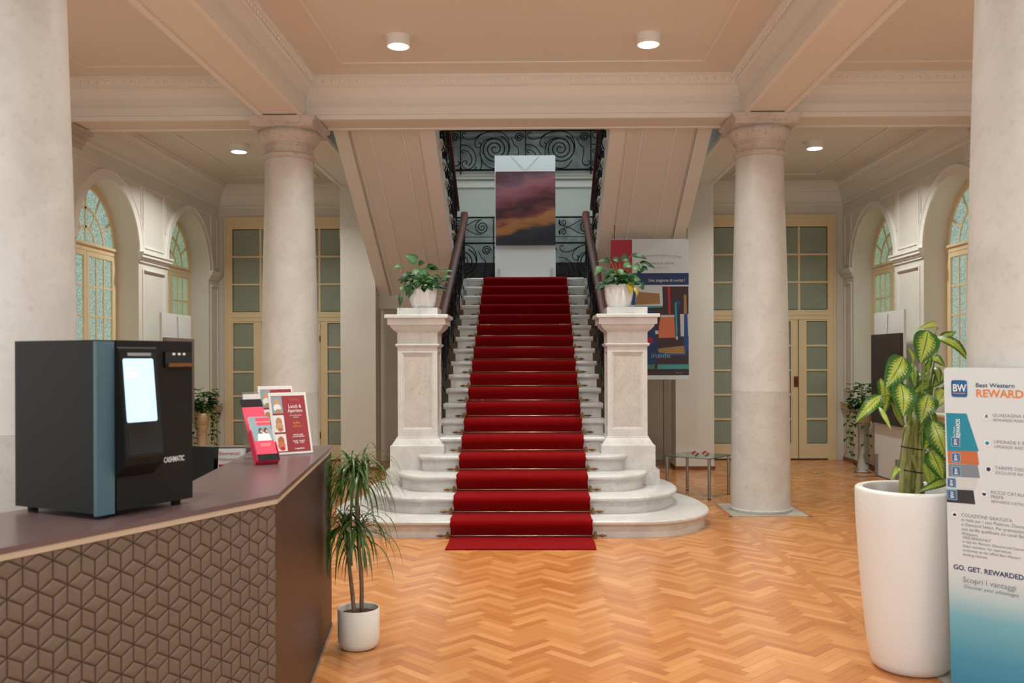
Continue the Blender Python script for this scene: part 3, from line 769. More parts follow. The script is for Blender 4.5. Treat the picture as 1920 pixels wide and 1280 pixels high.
TIER = [SP(.20, .17, .015, .125, R(0), 2.2, 1, 12), SP(.62, .25, .01, .065, R(180), 1.6, 1, 10), SP(.62, .08, .01, .065, R(180), 1.6, -1, 10),
        CM([(.20,.30),(.33,.28),(.50,.18),(.60,.145),(.69,.10),(.68,.03)]), CM([(.20,.045),(.33,.06),(.50,.15),(.60,.185),(.69,.22),(.68,.30)])]
def scroll(curve, mapf, parent, r=.010, rs=random.Random(1)):
    pts = [mapf(u, v) for u, v in curve]; b = MB(); b.tube(pts, r, 4); b.build('iron_scroll', M['iron'], parent, smooth=True)
def iron_panel(parent, mapf, design=DESIGN, su=1.0, sv=1.0, r=.010, mirror=False, W=1.14):
    for c in design:
        if len(c) < 2: continue
        scroll([((W-u if mirror else u)*su, v*sv) for u, v in c], mapf, parent, r)
def straight(name, parent, a, b_, r, n=4, m=None):
    q = MB(); q.tube([a, b_], r, n); q.build(name, m or M['iron'], parent)
def handrail(parent, pts, wd=.10, ht=.07, m=None):
    b = MB(); lo = []
    P = [Vector(p) for p in pts]
    sec = [(-.42, -.5), (.42, -.5), (.5, -.2), (.5, .25), (.4, .44), (0, .5), (-.4, .44), (-.5, .25), (-.5, -.2)]
    for p in P: lo.append([(p.x+u*wd, p.y, p.z+v*ht) for u, v in sec])
    b.loops(lo, closed=True, cap=True); b.build('handrail', m or M['rail'], parent, angle=50)
def nose(Y): return (Y-7.965)*RS/TR+RS
def rail_z(Y): return 3.79-.47*(13.9-Y)
for s, side in ((-1, 'left'), (1, 'right')):
    X = XC+s*.915
    t = thing('stair_balustrade', 'black wrought-iron balustrade with mahogany handrail on the %s of the red carpet' % side, 'balustrade', (X, 11.6, nose(11.6)-.15), 'balustrades of the central flight')
    handrail(t, [(X, 9.55, rail_z(9.60)), (X, 9.75, rail_z(9.75)), (X, 13.75, rail_z(13.75)), (X+s*.02, 13.92, rail_z(13.9)+.01), (X+s*.03, 14.0, rail_z(13.9)-.02)], .105, .085)
    ya, yb_ = 9.66, 13.66
    straight('top_bar', t, (X, ya, rail_z(ya)-.055), (X, yb_, rail_z(yb_)-.055), .011)
    straight('bottom_bar', t, (X, ya, nose(ya)+.07), (X, yb_, nose(yb_)+.07), .011)
    for i in range(5):
        y = ya+i*1.0; straight('baluster', t, (X, y, nose(y)-.10), (X, y, rail_z(y)-.04), .013)
    for i in range(4):
        def mf(u, v, i=i, X=X):
            y = ya+i*1.0+u; return (X, y, nose(y)+.08+v*.98)
        iron_panel(t, mf, su=1/1.14, r=.014)
        for j in range(3):
            y = ya+i*1.0+.17+j*.33; b = MB()
            b.tube([(X+s*.0, y, nose(y)+.07), (X+s*.03, y, nose(y)-.02), (X-s*.0, y-.02, nose(y)-.14)], .009, 4); b.build('side_bracket', M['iron'], t)

# ---- the two upper flights turning back towards the hall
SL = .55
def sof(Y): return 9.73-SL*Y
def nose2(Y): return 10.167-SL*Y
R2, T2 = .1705, .31; YF = 13.07
for s, side in ((-1, 'left'), (1, 'right')):
    t = thing('upper_flight', 'upper stair flight on the %s seen from below with ribbed plaster soffit' % side, 'staircase', (XC+s*1.53, 11.4, 4.0), 'upper flights turning back to the hall')
    xi, xo = XC+s*.975, XC+s*2.12; xa, xb = sorted((xi, xo))
    top = [(YF, 2.79)]
    for j in range(12):
        yj = YF-T2*j; top += [(yj, 2.79+(j+1)*R2-.035), (yj-T2, 2.79+(j+1)*R2-.035)]
    prof = [(13.14, sof(13.14)), (13.14, 2.79)] + top + [(YF-T2*12, sof(YF-T2*12))]
    prof = [(max(y, 9.56), z) for y, z in prof]; prof[-1] = (9.56, sof(9.56)); 
    b = MB(); b.extr(prof, lambda u, v, w: (w, u, v), xa, xb); b.build('flight_body', M['ceiling'], t)
    for j in range(12):
        yj = YF-T2*j; z = 2.79+(j+1)*R2; b = MB()
        e = .032; ya, yb_ = max(yj-T2, 9.56), yj+.035
        if yb_ <= ya: continue
        pr = [(ya, z-.035), (yb_-.012, z-.035), (yb_, z-.022), (yb_, z-.008), (yb_-.008, z), (ya, z)]
        b.extr(pr, lambda u, v, w: (w, u, v), xa-e if s > 0 else xa, xb if s > 0 else xb+e)
        # moulded tread end under the nosing
        xe = xi-s*e; b.box(*sorted((xi, xi-s*.02)), yj-.02, yj+.02, z-.075, z-.034)
        b.build('tread', M['marble'], t)
    # mouldings on the soffit
    Wd = abs(xo-xi)
    def rib(f0, f1, d):
        b = MB(); x0_, x1_ = sorted((xo-s*Wd*f0, xo-s*Wd*f1))
        b.extr([(x0_, 0), (x1_, 0), (x1_-.006, d), (x0_+.006, d)], lambda u, v, w: (u, w, sof(w)-v+.001), 9.57, 13.13); b.build('soffit_moulding', M['plaster'], t)
    for f0, f1, d in ((0, .15, .04), (.155, .165, .028), (.172, .20, .018), (.34, .37, .016), (.66, .69, .016), (.80, .825, .012), (.84, 1.0, .035)): rib(f0, f1, d)
    for X_, lab, nm in ((XC+s*.99, 'iron balustrade with dark handrail on the inner edge of the upper %s flight', 'in'), (XC+s*2.09, 'iron balustrade on the outer edge of the upper %s flight by the beam', 'out')):
        u = thing('stair_balustrade', 'black '+lab % side, 'balustrade', (X_, 11.4, nose2(11.4)), 'balustrades of the upper flights')
        ya, yb_ = 13.15, 9.73
        handrail(u, [(X_, 13.25, nose2(13.2)+.86), (X_, 13.1, nose2(13.1)+.90), (X_, 9.7, nose2(9.7)+.90)], .075, .06)
        straight('top_bar', u, (X_, ya, nose2(ya)+.84), (X_, yb_, nose2(yb_)+.84), .011)
        straight('bottom_bar', u, (X_, ya, nose2(ya)+.08), (X_, yb_, nose2(yb_)+.08), .011)
        for i in range(4):
            y = ya-i*1.14; straight('baluster', u, (X_, y, nose2(y)-.06), (X_, y, nose2(y)+.86), .013)
        for i in range(3):
            def mf(a, c, i=i, X_=X_):
                y = ya-i*1.14-a; return (X_, y, nose2(y)+.10+c)
            iron_panel(u, mf, r=.014)
        if nm == 'in':
            for j in range(11):
                y = YF-T2*j-.1; b = MB(); b.tube([(X_-s*.02, y, nose2(y)+.08), (X_-s*.055, y, nose2(y)-.03), (X_-s*.045, y-.01, nose2(y)-.13), (X_-s*.02, y, nose2(y)-.17)], .009, 4); b.build('side_bracket', M['iron'], u)
# ---- railings against the landing's back wall
YR = 15.86
t = thing('wall_railing', 'upper black scrollwork railing on grey marble above the white board', 'railing', (XC, YR, 4.86))
straight('top_bar', t, (-2.2, YR, 5.57), (2.0, YR, 5.57), .018); straight('bottom_bar', t, (-2.2, YR, 4.88), (2.0, YR, 4.88), .020)
straight('top_bar', t, (-2.2, YR, 5.66), (2.0, YR, 5.66), .012)
for i in range(-1, 3):
    x = -1.24+i*1.14; 
    if x < -2.3: continue
    straight('baluster', t, (x, YR, 4.80), (x, YR, 5.66), .013)
for i in range(-1, 3):
    x = -1.24+i*1.14
    def mf(u, v, x=x): return (min(2.0, max(-2.2, x+u)), YR, 4.88+v*.97)
    iron_panel(t, mf, r=.010)
b = MB()
for x in (-1.24, -.10, 1.04): b.box(x-.02, x+.02, YR, 15.97, 4.90, 4.93)
b.build('wall_fixing', M['iron'], t)
t = thing('wall_railing', 'lower black scrollwork railing across the landing behind the white board', 'railing', (XC, YR, 2.80))
for z, r_ in ((4.05, .018), (3.71, .008), (3.60, .020), (2.90, .016)): straight('horizontal_bar', t, (-2.2, YR, z), (2.0, YR, z), r_)
for i in range(-1, 4):
    x = -1.24-.35+i*.92; straight('baluster', t, (x, YR, 2.79), (x, YR, 4.05), .012)
for i in range(4):
    x = -1.24-.35+(i-1)*.92+.92
    def mf(u, v, x=x): return (x+u, YR, 3.71+v)
    iron_panel(t, mf, TIER, W=.92, mirror=(i % 2 == 0), r=.009)
for i in range(-1, 2):
    x = -.68+i*1.14
    def mf(u, v, x=x): return (min(2.0, max(-2.2, x+u)), YR, 2.91+v*.96)
    iron_panel(t, mf, r=.010)
# ================================================================ THINGS
def at(x, y, Y): return Vector(((x-998)*Y/1700, Y, 1.58-(y-672)*Y/1700))
# ---- ceiling lamps
labs = {0: 'white drum ceiling lamp lit in the centre bay left of the stair axis', 1: 'white drum ceiling lamp lit in the centre bay right of the stair axis',
        4: 'small lit ceiling lamp in the left rear aisle beside the column', 5: 'small lit ceiling lamp in the right rear aisle beside the column'}
for i, (x, y, z) in enumerate(LAMPS):
    t = thing('ceiling_lamp', labs.get(i, 'white drum ceiling lamp of the front bays above the viewer'), 'lamp', (x, y, z), 'round surface-mounted ceiling lamps')
    b = MB(); b.lathe([(.112, z-.008), (.112, z)], x, y, 32); b.build('ceiling_plate', M['lampbody'], t)
    b = MB(); b.lathe([(.088, z-.088), (.102, z-.092), (.106, z-.088), (.106, z-.008)], x, y, 32); b.build('housing', M['lampbody'], t, angle=40)
    b = MB(); b.lathe([(.001, z-.099), (.06, z-.098), (.086, z-.094), (.09, z-.088)], x, y, 32); b.build('diffuser', M['lampglow'], t, smooth=True)

# ---- lettering
def text(s, size, m, parent, O, U, V, u, v, align='LEFT', shear=0, bold=0, eps=.0008, sx=1.0, name='lettering'):
    cu = bpy.data.curves.new('t', 'FONT'); cu.body = s; cu.size = size; cu.align_x = align; cu.shear = shear; cu.offset = bold; cu.resolution_u = 3
    tmp = bpy.data.objects.new('t', cu); C.objects.link(tmp)
    me0 = bpy.data.meshes.new_from_object(tmp.evaluated_get(bpy.context.evaluated_depsgraph_get()))
    bpy.data.objects.remove(tmp); N = U.cross(V).normalized(); o0 = origin(parent)
    vs = [O+U*(u+q.co.x*sx)+V*(v+q.co.y)+N*eps-o0 for q in me0.vertices]
    me = bpy.data.meshes.new(name); me.from_pydata(vs, [], [tuple(p.vertices) for p in me0.polygons]); me.materials.append(m)
    bpy.data.meshes.remove(me0)
    o = bpy.data.objects.new(name, me); C.objects.link(o); o.parent = parent; return o
def flat(parent, name, m, O, U, V, pts, eps=.0005):
    N = U.cross(V).normalized(); b = MB(); b.add([O+U*p[0]+V*p[1]+N*eps for p in pts], [tuple(range(len(pts)))]); return b.build(name, m, parent)
def rrect(x0, x1, y0, y1, r, n=5):
    out = []
    for cx, cy, a0 in ((x1-r, y0+r, -90), (x1-r, y1-r, 0), (x0+r, y1-r, 90), (x0+r, y0+r, 180)):
        for i in range(n+1):
            a = R(a0+90*i/n); out.append((cx+r*math.cos(a), cy+r*math.sin(a)))
    return out
def ink(name, rgb, rough=.5): return mat(name, lin(*rgb), rough)
I = {n: ink('ink_'+n, c) for n, c in dict(navy=(38,52,100), orange=(222,134,66), grey=(120,128,142), white=(236,238,238), teal=(30,140,168), blue=(28,96,154), dgrey=(52,54,62), mgrey=(128,136,148), lgrey=(206,210,212),
     black=(30,30,32), crimson=(176,28,62), marine=(28,60,112), plum=(62,46,54), tan=(166,130,84), red=(206,30,44), turq=(70,160,164), cobalt=(24,84,150), salmon=(214,122,86), green=(70,128,110), sky=(120,176,200),
     pink=(240,68,98), magenta=(206,16,64), maroon=(158,48,58), copper=(196,110,66), skin=(206,160,126), paleblue=(140,168,178), bread=(198,140,84), cool=(212,228,236)).items()}

# ---- totem board at the right
a47 = R(47); U = Vector((math.cos(a47), -math.sin(a47), 0)); V = Vector((0.0, 0.046, 1)).normalized()
O = Vector((1.927, 4.20, 0.065))
t = thing('rewards_board', 'white and teal hotel rewards board with lettering standing beside the tall planter', 'sign', (2.2, 3.95, 0))
def buv(x, y):
    k_ = (x-998)/1700; Yb = 4.24 + (.03 if y < 900 else -.02)
    s_ = (k_*Yb-1.928)/(U.x-k_*U.y); Y_ = Yb+U.y*s_
    return s_, (1.58-(y-672)*Y_/1700-O.z)/V.z
N_b = U.cross(V).normalized()
def gradmat():
    m = bpy.data.materials.new('board_print'); m.use_nodes = True; nt = m.node_tree; b_ = nt.nodes['Principled BSDF']; b_.inputs['Roughness'].default_value = .4
    tc = nt.nodes.new('ShaderNodeTexCoord'); se = nt.nodes.new('ShaderNodeSeparateXYZ'); nt.links.new(tc.outputs['Object'], se.inputs[0])
    cr = nt.nodes.new('ShaderNodeValToRGB'); e = cr.color_ramp.elements
    e[0].position = 0.05; e[0].color = lin(52,128,168); e[1].position = .62; e[1].color = lin(214,222,226)
    for p, c in ((.22, lin(72,150,180)), (.40, lin(120,180,198)), (.50, lin(186,208,216))): q = e.new(p); q.color = c
    nt.links.new(se.outputs['Z'], cr.inputs['Fac']); nt.links.new(cr.outputs['Color'], b_.inputs['Base Color']); return m
BH = 1.468; b = MB()
pts = rrect(0, .80, 0, BH, .018)
b.loops([[O+U*p[0]+V*p[1]-N_b*d for p in pts] for d in (0, .025)], closed=True, cap=True)
b.build('panel', gradmat(), t)
b = MB(); f0 = O+U*.40-N_b*.02; b.prism([(f0.x+U.x*dx-N_b.x*dy, f0.y+U.y*dx-N_b.y*dy) for dx, dy in ((-.32,-.10),(.32,-.10),(.32,.22),(-.32,.22))], 0, .012)
b.box(f0.x-.03, f0.x+.03, f0.y-.0, f0.y+.05, .012, .09); b.build('foot_plate', M['chrome'], t)
def bt(s, x, y, h, m, shear=0, bold=0, sx=1.0, eps=.0012):
    u, v = buv(x, y); text(s, h/.70, m, t, O, U, V, u, v, 'LEFT', shear, bold, eps, sx)
def bw_logo(u, v, sz, rotate=False, ring=None):
    if ring: flat(t, 'logo_border', ring, O, U, V, rrect(u-.004, u+sz*.92+.004, v-.004, v+sz+.004, sz*.15), .0014)
    flat(t, 'logo_tile', I['blue'], O, U, V, rrect(u, u+sz*.92, v, v+sz, sz*.14), .0018)
    if not rotate:
        text('BW', sz*.60, I['white'], t, O, U, V, u+sz*.08, v+sz*.34, bold=sz*.012, eps=.0024, sx=.82)
        flat(t, 'logo_bar', I['orange'], O, U, V, [(u+sz*.1, v+sz*.20), (u+sz*.8, v+sz*.20), (u+sz*.8, v+sz*.25), (u+sz*.1, v+sz*.25)], .0024)
    else:
        text('BW', sz*.55, I['white'], t, O, V, -U, v+sz*.10, -(u+sz*.62), bold=sz*.012, eps=.0024, sx=.9)
        flat(t, 'logo_bar', I['orange'], O, U, V, [(u+sz*.76, v+sz*.1), (u+sz*.80, v+sz*.1), (u+sz*.80, v+sz*.9), (u+sz*.76, v+sz*.9)], .0024)
u0, v0 = buv(1779, 746); bw_logo(u0, v0, .078)
bt('Best Western', 1824, 728, .0185, I['navy'], bold=.0004, sx=1.12)
bt('REWARDS', 1824, 746, .034, I['orange'], bold=.0012, sx=1.0)
for x, y, s1, s2 in ((1854, 783, 'GUADAGNA PUNTI', 'REWARDS POINTS'), (1855, 832, 'UPGRADE E BENEFIT', 'UPGRADE AND BENEFITS'), (1856, 880, 'TARIFFE DEDICATE', 'EXCLUSIVE RATES')):
    bt(s1, x, y, .0145, I['grey'], sx=1.02); bt(s2, x, y+8.5, .0125, I['grey'], shear=.3, sx=.98)
bt('RICCO CATALOGO', 1857, 928, .0145, I['grey']); bt('PREMI', 1857, 936.5, .0145, I['grey']); bt('REWARDS CATALOGUE', 1857, 944.5, .012, I['grey'], shear=.3)
bt('COLAZIONE GRATUITA', 1801, 970, .0150, I['grey'], sx=.95)
for i, s_ in enumerate(('in Italia per i soci Platinum, Diamond', 'e Diamond Select. Per prenotazioni', 'con tariffe qualificate sui canali Best', 'Western.')): bt(s_, 1801, 978.5+i*8.6, .0140, I['grey'], sx=.97)
bt('FREE BREAKFAST', 1802, 1011, .0115, I['grey'], shear=.3)
for i, s_ in enumerate(('in Italy for Platinum, Diamond and Diamond', 'Select members. For reservations', 'exclusively via the official Best Western', 'booking channels.')): bt(s_, 1802, 1018.5+i*7.9, .0115, I['grey'], shear=.3, sx=.93)
bt('GO. GET. REWARDED.', 1784, 1067, .0215, I['navy'], bold=.0007, sx=1.0)
bt('Scopri i vantaggi', 1801, 1091, .0245, I['grey'], sx=1.0); bt('Discover your advantages', 1802, 1102, .0165, I['grey'], shear=.3, sx=.95)
# icons in circles
for x, y, kind in ((1843, 783, 0), (1843, 832, 1), (1844, 880, 2), (1845, 929, 3), (1789, 966, 4)):
    u, v = buv(x, y); r_ = .0165
    flat(t, 'icon_ring', I['lgrey'], O, U, V, [(u+r_*math.cos(a*PI/12), v+r_*math.sin(a*PI/12)) for a in range(24)], .0010)
    flat(t, 'icon_disc', I['white'], O, U, V, [(u+(r_-.0015)*math.cos(a*PI/12), v+(r_-.0015)*math.sin(a*PI/12)) for a in range(24)], .0013)
    c_ = I['teal'] if kind == 1 else I['navy'] if kind else I['grey']
    shp = {0: [(-.007,-.010),(-.002,-.004),(.002,-.004),(.007,-.010),(.006,.002),(.006,.008),(0,.011),(-.006,.008),(-.006,.002)], 1: [(-.011,0),(0,-.010),(.011,.001),(0,.011)],
           2: [(-.009,-.004),(-.003,-.010),(.004,-.009),(.010,-.002),(.008,.007),(0,.010),(-.008,.006)], 3: [(-.011,.003),(-.003,-.007),(.003,-.008),(.011,.003),(.004,.006),(-.004,.006)],
           4: [(-.007,-.008),(.006,-.008),(.009,.001),(.002,.003),(.001,.010),(-.002,.003),(-.008,.001)]}[kind]
    flat(t, 'icon', c_, O, U, V, [(u+a, v+b_) for a, b_ in shp], .0018)
# printed fan of membership cards at the left edge
cards = [('teal', (1768,776), (1806,777), (1827,847), (1769,846)), ('copper', (1769,846), (1824,847), (1827,872), (1770,869)), ('mgrey', (1770,870), (1824,872), (1828,896), (1770,893)),
         ('lgrey', (1770,894), (1825,896), (1828,921), (1771,918)), ('dgrey', (1771,919), (1825,922), (1828,948), (1772,943))]
for nm, *q in cards:
    uv = [buv(*p) for p in q]; uv = [(max(.001, p[0]), p[1]) for p in uv]; flat(t, 'printed_card', I[nm], O, U, V, [uv[3], uv[2], uv[1], uv[0]], .0009)
for y in (836, 865, 890, 914, 937):
    u, v = buv(1778, y); bw_logo(u, v, .036 if y < 930 else .040, True, I['sky'])
u, v = buv(1778, 821); text('REWARDS', .026, I['white'], t, O, V, -U, v, -(u+.038), bold=.0006, eps=.0024, sx=.72)
text('Best Western', .013, I['white'], t, O, V, -U, v, -(u+.015), eps=.0024, sx=.7)

# ---- hanging poster
YP = 11.7; p0 = at(1146, 712, YP); p1 = at(1291.5, 449, YP); PW = p1.x-p0.x; PH = p1.z-p0.z
t = thing('hanging_poster', 'tall printed hotel poster with abstract shapes hanging behind the right pedestal plant', 'poster', (p0.x+PW/2, YP, p0.z))
O, U, V = p0, Vector((1,0,0)), Vector((0,0,1))
b = MB(); b.box(p0.x, p1.x, YP, YP+.004, p0.z, p1.z); b.build('sheet', I['cool'], t)
def pp(x, y): return ((x-1146)/145.5*PW, (712-y)/263*PH)
def ps(nm, pts, e=.001): flat(t, 'printed_shape', I[nm], O, U, V, [pp(*p) for p in reversed(pts)], e)
def cpx(pts): return [(1120+x/4.416, 440+y/4.414) for x, y in pts]
ps('crimson', [(1146,450),(1186,450),(1186,524),(1146,524)])
ps('marine', [(1146,513),(1291.5,513),(1291.5,535),(1146,535)])
ps('plum', [(1146,538),(1291,538),(1291,704),(1146,704)], .0008)
ps('cool', [(1146,538),(1242,538),(1243,574),(1220,577),(1146,575)], .0010)
ps('tan', cpx([(335,475),(515,490),(522,575),(315,583)]), .0014)
ps('turq', cpx([(300,592),(540,592),(540,605),(300,612)]), .0014)
ps('cobalt', cpx([(300,430),(320,500),(316,583),(285,585),(262,480)]), .0013)
ps('red', cpx([(583,432),(602,432),(607,665),(590,665)]), .0014)
ps('marine', cpx([(412,625),(470,628),(480,780),(500,940),(490,1090),(412,1100)]), .0012)
ps('lgrey', cpx([(528,668),(637,668),(640,684),(526,686)]), .0016)
ps('salmon', cpx([(524,682),(636,684),(646,855),(508,858),(510,760)]), .0015)
ps('cobalt', cpx([(650,553),(686,553),(686,585),(652,585)]), .0013); ps('marine', cpx([(640,585),(676,585),(680,760),(690,860),(650,860)]), .0011)
ps('turq', cpx([(640,565),(655,565),(664,790),(662,845),(650,845),(648,760)]), .0015); ps('lgrey', cpx([(650,845),(664,845),(666,872),(652,872)]), .0016)
ps('tan', cpx([(716,505),(728,497),(738,510),(742,660),(715,660)]), .0014)
ps('lgrey', cpx([(684,660),(760,660),(755,845),(690,845)]), .0013); ps('cobalt', cpx([(718,660),(745,660),(755,960),(715,990)]), .0015)
ps('lgrey', cpx([(478,796),(506,796),(506,826),(480,826)]), .0014)
ps('plum', cpx([(495,890),(715,880),(718,925),(505,945)]), .0016); ps('tan', cpx([(502,945),(716,922),(726,990),(600,988),(505,975)]), .0017)
ps('cobalt', cpx([(500,978),(726,990),(755,1000),(500,1010)]), .0014)
ps('crimson', cpx([(412,860),(450,850),(462,875),(450,905),(412,900)]), .0015)
ps('green', cpx([(412,1076),(475,1076),(475,1114),(412,1114)]), .0013); ps('turq', cpx([(500,1076),(757,1076),(757,1114),(494,1114)]), .0013)
ps('plum', cpx([(280,1118),(757,1118),(757,1166),(280,1166)]), .0012)
def ptx(s, x, y, h, m, al='LEFT', sx=1.0, bold=0): q = pp(x, y); text(s, h/.7, m, t, O, U, V, q[0], q[1], al, 0, bold, .0030, sx)
ptx('EUROPALACE  HOTEL', 1236, 496.5, .026, I['grey'], 'CENTER', 1.08); ptx('—', 1238, 501, .02, I['grey'], 'CENTER'); ptx('M O N F A L C O N E', 1239, 504.5, .014, I['grey'], 'CENTER', 1.1)
ptx('Una stagione di novità !', 1285, 529, .038, I['lgrey'], 'RIGHT', .92, .0006)
ptx('inside', 1257, 671.5, .068, I['sky'], 'RIGHT', 1.12); ptx('hotelinside.art', 1281, 700.5, .012, I['lgrey'], 'RIGHT', 1.1)
for seg in ([(1196,480),(1209,480.5)], [(1209,480.5),(1224,480.5),(1228,479.3),(1248,479.3),(1252,481),(1267,481)], [(1267,481),(1273,482),(1278,484)]):
    b = MB(); b.tube([O+U*pp(*q)[0]+V*pp(*q)[1]-Vector((0,.003,0)) for q in seg], .0022, 4); b.build('logo_line', I['grey'], t)
for x in (p1.x-.02, p0.x+.05):
    b = MB(); b.tube([(x, YP+.002, p1.z-.01), (x, YP+.002, sof(YP)+.02)], .004, 5); b.build('hanging_cord', M['iron'], t)

# ---- white display board with the painting on the landing
def slab_board(name, label, x0, x1, Y, z0, z1, th=.03):
    t = thing(name, label, 'display board', ((x0+x1)/2, Y, z0), 'free-standing white display boards')
    b = MB(); b.box(x0, x1, Y, Y+th, z0+.02, z1); b.build('board_panel', M['board'], t); return t
YD = 14.55; x0 = at(929, 0, YD).x; x1 = at(1042.5, 0, YD).x
t = slab_board('display_board', 'tall white display board carrying the sunset painting at the stair top', x0, x1, YD, 2.8025, 4.84)
for x in (x0+.06, x1-.06):
    b = MB(); b.box(x-.022, x+.022, YD-.03, YD-.001, 2.803, 3.02); b.build('clamp_foot', M['chrome'], t); b = MB(); b.box(x-.03, x+.03, YD-.18, YD+.2, 2.8025, 2.812); b.build('base_plate', M['chrome'], t)
b = MB()
za, zb_ = at(0, 293, YD).z, at(0, 319, YD).z; xc_ = (x0+x1)/2
b.tube([(xc_-.22, YD-.005, za), (xc_, YD-.012, zb_)], .0022, 4); b.tube([(xc_+.22, YD-.005, za), (xc_, YD-.012, zb_)], .0022, 4); b.build('hanging_wire', M['mgrey'] if 'mgrey' in M else I['mgrey'], t)
def paintmat():
    m = bpy.data.materials.new('abstract_landscape_paint'); m.use_nodes = True; nt = m.node_tree; b_ = nt.nodes['Principled BSDF']; b_.inputs['Roughness'].default_value = .45
    tc = nt.nodes.new('ShaderNodeTexCoord'); mp = nt.nodes.new('ShaderNodeMapping'); mp.inputs['Scale'].default_value = (1.4, 1, 4.5)
    nz = nt.nodes.new('ShaderNodeTexNoise'); nz.inputs['Scale'].default_value = 1.6; nz.inputs['Detail'].default_value = 8; nz.inputs['Distortion'].default_value = .6
    nt.links.new(tc.outputs['Object'], mp.inputs[0]); nt.links.new(mp.outputs[0], nz.inputs['Vector'])
    se = nt.nodes.new('ShaderNodeSeparateXYZ'); nt.links.new(tc.outputs['Object'], se.inputs[0])
    ma = nt.nodes.new('ShaderNodeMath'); ma.operation = 'MULTIPLY_ADD'; ma.inputs[1].default_value = .38; ma.inputs[2].default_value = -.19
    nt.links.new(nz.outputs['Fac'], ma.inputs[0])
    ad = nt.nodes.new('ShaderNodeMath'); ad.operation = 'ADD'; nt.links.new(ma.outputs[0], ad.inputs[0])
    sx_ = nt.nodes.new('ShaderNodeMath'); sx_.operation = 'MULTIPLY_ADD'; sx_.inputs[1].default_value = -.22; nt.links.new(se.outputs['X'], sx_.inputs[0]); 
    sc = nt.nodes.new('ShaderNodeMath'); sc.operation = 'MULTIPLY'; sc.inputs[1].default_value = 1/1.19; nt.links.new(se.outputs['Z'], sc.inputs[0])
    nt.links.new(sc.outputs[0], sx_.inputs[2]); nt.links.new(sx_.outputs[0], ad.inputs[1])
    cr = nt.nodes.new('ShaderNodeValToRGB'); e = cr.color_ramp.elements
    stops = [(0.02,(22,24,34)),(0.12,(34,34,42)),(.20,(52,44,46)),(.27,(150,96,50)),(.33,(170,106,56)),(.40,(110,52,46)),(.50,(62,22,30)),(.58,(84,32,40)),(.68,(128,66,76)),(.80,(150,92,98)),(.90,(110,76,88)),(.98,(92,50,60))]
    e[0].position, e[0].color = stops[0][0], lin(*stops[0][1]); e[1].position, e[1].color = stops[-1][0], lin(*stops[-1][1])
    for p, c in stops[1:-1]: q = e.new(p); q.color = lin(*c)
    nt.links.new(ad.outputs[0], cr.inputs['Fac']); nt.links.new(cr.outputs['Color'], b_.inputs['Base Color'])
    n2 = nt.nodes.new('ShaderNodeTexNoise'); n2.inputs['Scale'].default_value = 30; nt.links.new(mp.outputs[0], n2.inputs['Vector']); bp = nt.nodes.new('ShaderNodeBump'); bp.inputs['Strength'].default_value = .3
    bp.inputs['Distance'].default_value = .01; nt.links.new(n2.outputs['Fac'], bp.inputs['Height']); nt.links.new(bp.outputs['Normal'], b_.inputs['Normal']); return m
z0, z1 = at(0, 460, YD).z, at(0, 322, YD).z
t = thing('painting', 'abstract red and gold landscape painting on the white board at the stair top', 'painting', ((x0+x1)/2, YD-.03, z0))
b = MB(); b.box(x0+.015, x1+.0, YD-.03, YD-.001, z0, z1); b.build('canvas', paintmat(), t)
# boards by the side walls
def darkpaint(c1, c2, sc): return mat('dark_abstract_paint', lin(*c1), .5, noise=(sc, lin(*c2), .25, 8), bump=(30, .3))
def side_board(X, s, lab, plab, pm, zt, pz0, pz1, ya=11.22, yb_=12.18):
    t = thing('display_board', lab, 'display board', (X, (ya+yb_)/2, 0), 'free-standing white display boards')
    b = MB(); b.box(*sorted((X, X+s*.03)), ya, yb_, .02, zt); b.build('board_panel', M['board'], t)
    for y in (ya+.18, yb_-.10):
        b = MB(); b.box(*sorted((X-s*.03, X-s*.001)), y-.022, y+.022, .004, .30); b.build('clamp_foot', M['chrome'], t)
        b = MB(); b.box(*sorted((X-s*.30, X+s*.14)), y-.05, y+.05, 0.0005, .006); b.build('base_plate', M['chrome'], t)
    b = MB(); yc = (ya+yb_)/2; b.tube([(X-s*.006, yc, zt-.03), (X-s*.02, yc, pz1-.02)], .003, 4); b.build('hanging_wire', I['dgrey'], t)
    q = thing('painting', plab, 'painting', (X-s*.02, yc, pz0))
    b = MB(); b.box(*sorted((X-s*.045, X-s*.0015)), ya+.02, yb_, pz0, pz1); b.build('canvas', pm, q)
side_board(4.58, 1, 'white display board near the right wall behind the dieffenbachia', 'black abstract canvas with brown foot hanging on the right board', darkpaint((34,28,30), (62,54,54), 3), 2.17, .72, 1.88)
side_board(-4.60, -1, 'white display board near the left wall behind the cash machine', 'taupe abstract canvas hanging on the left board behind the machine', darkpaint((150,138,128), (120,108,100), 3), 2.17, .72, 1.86)

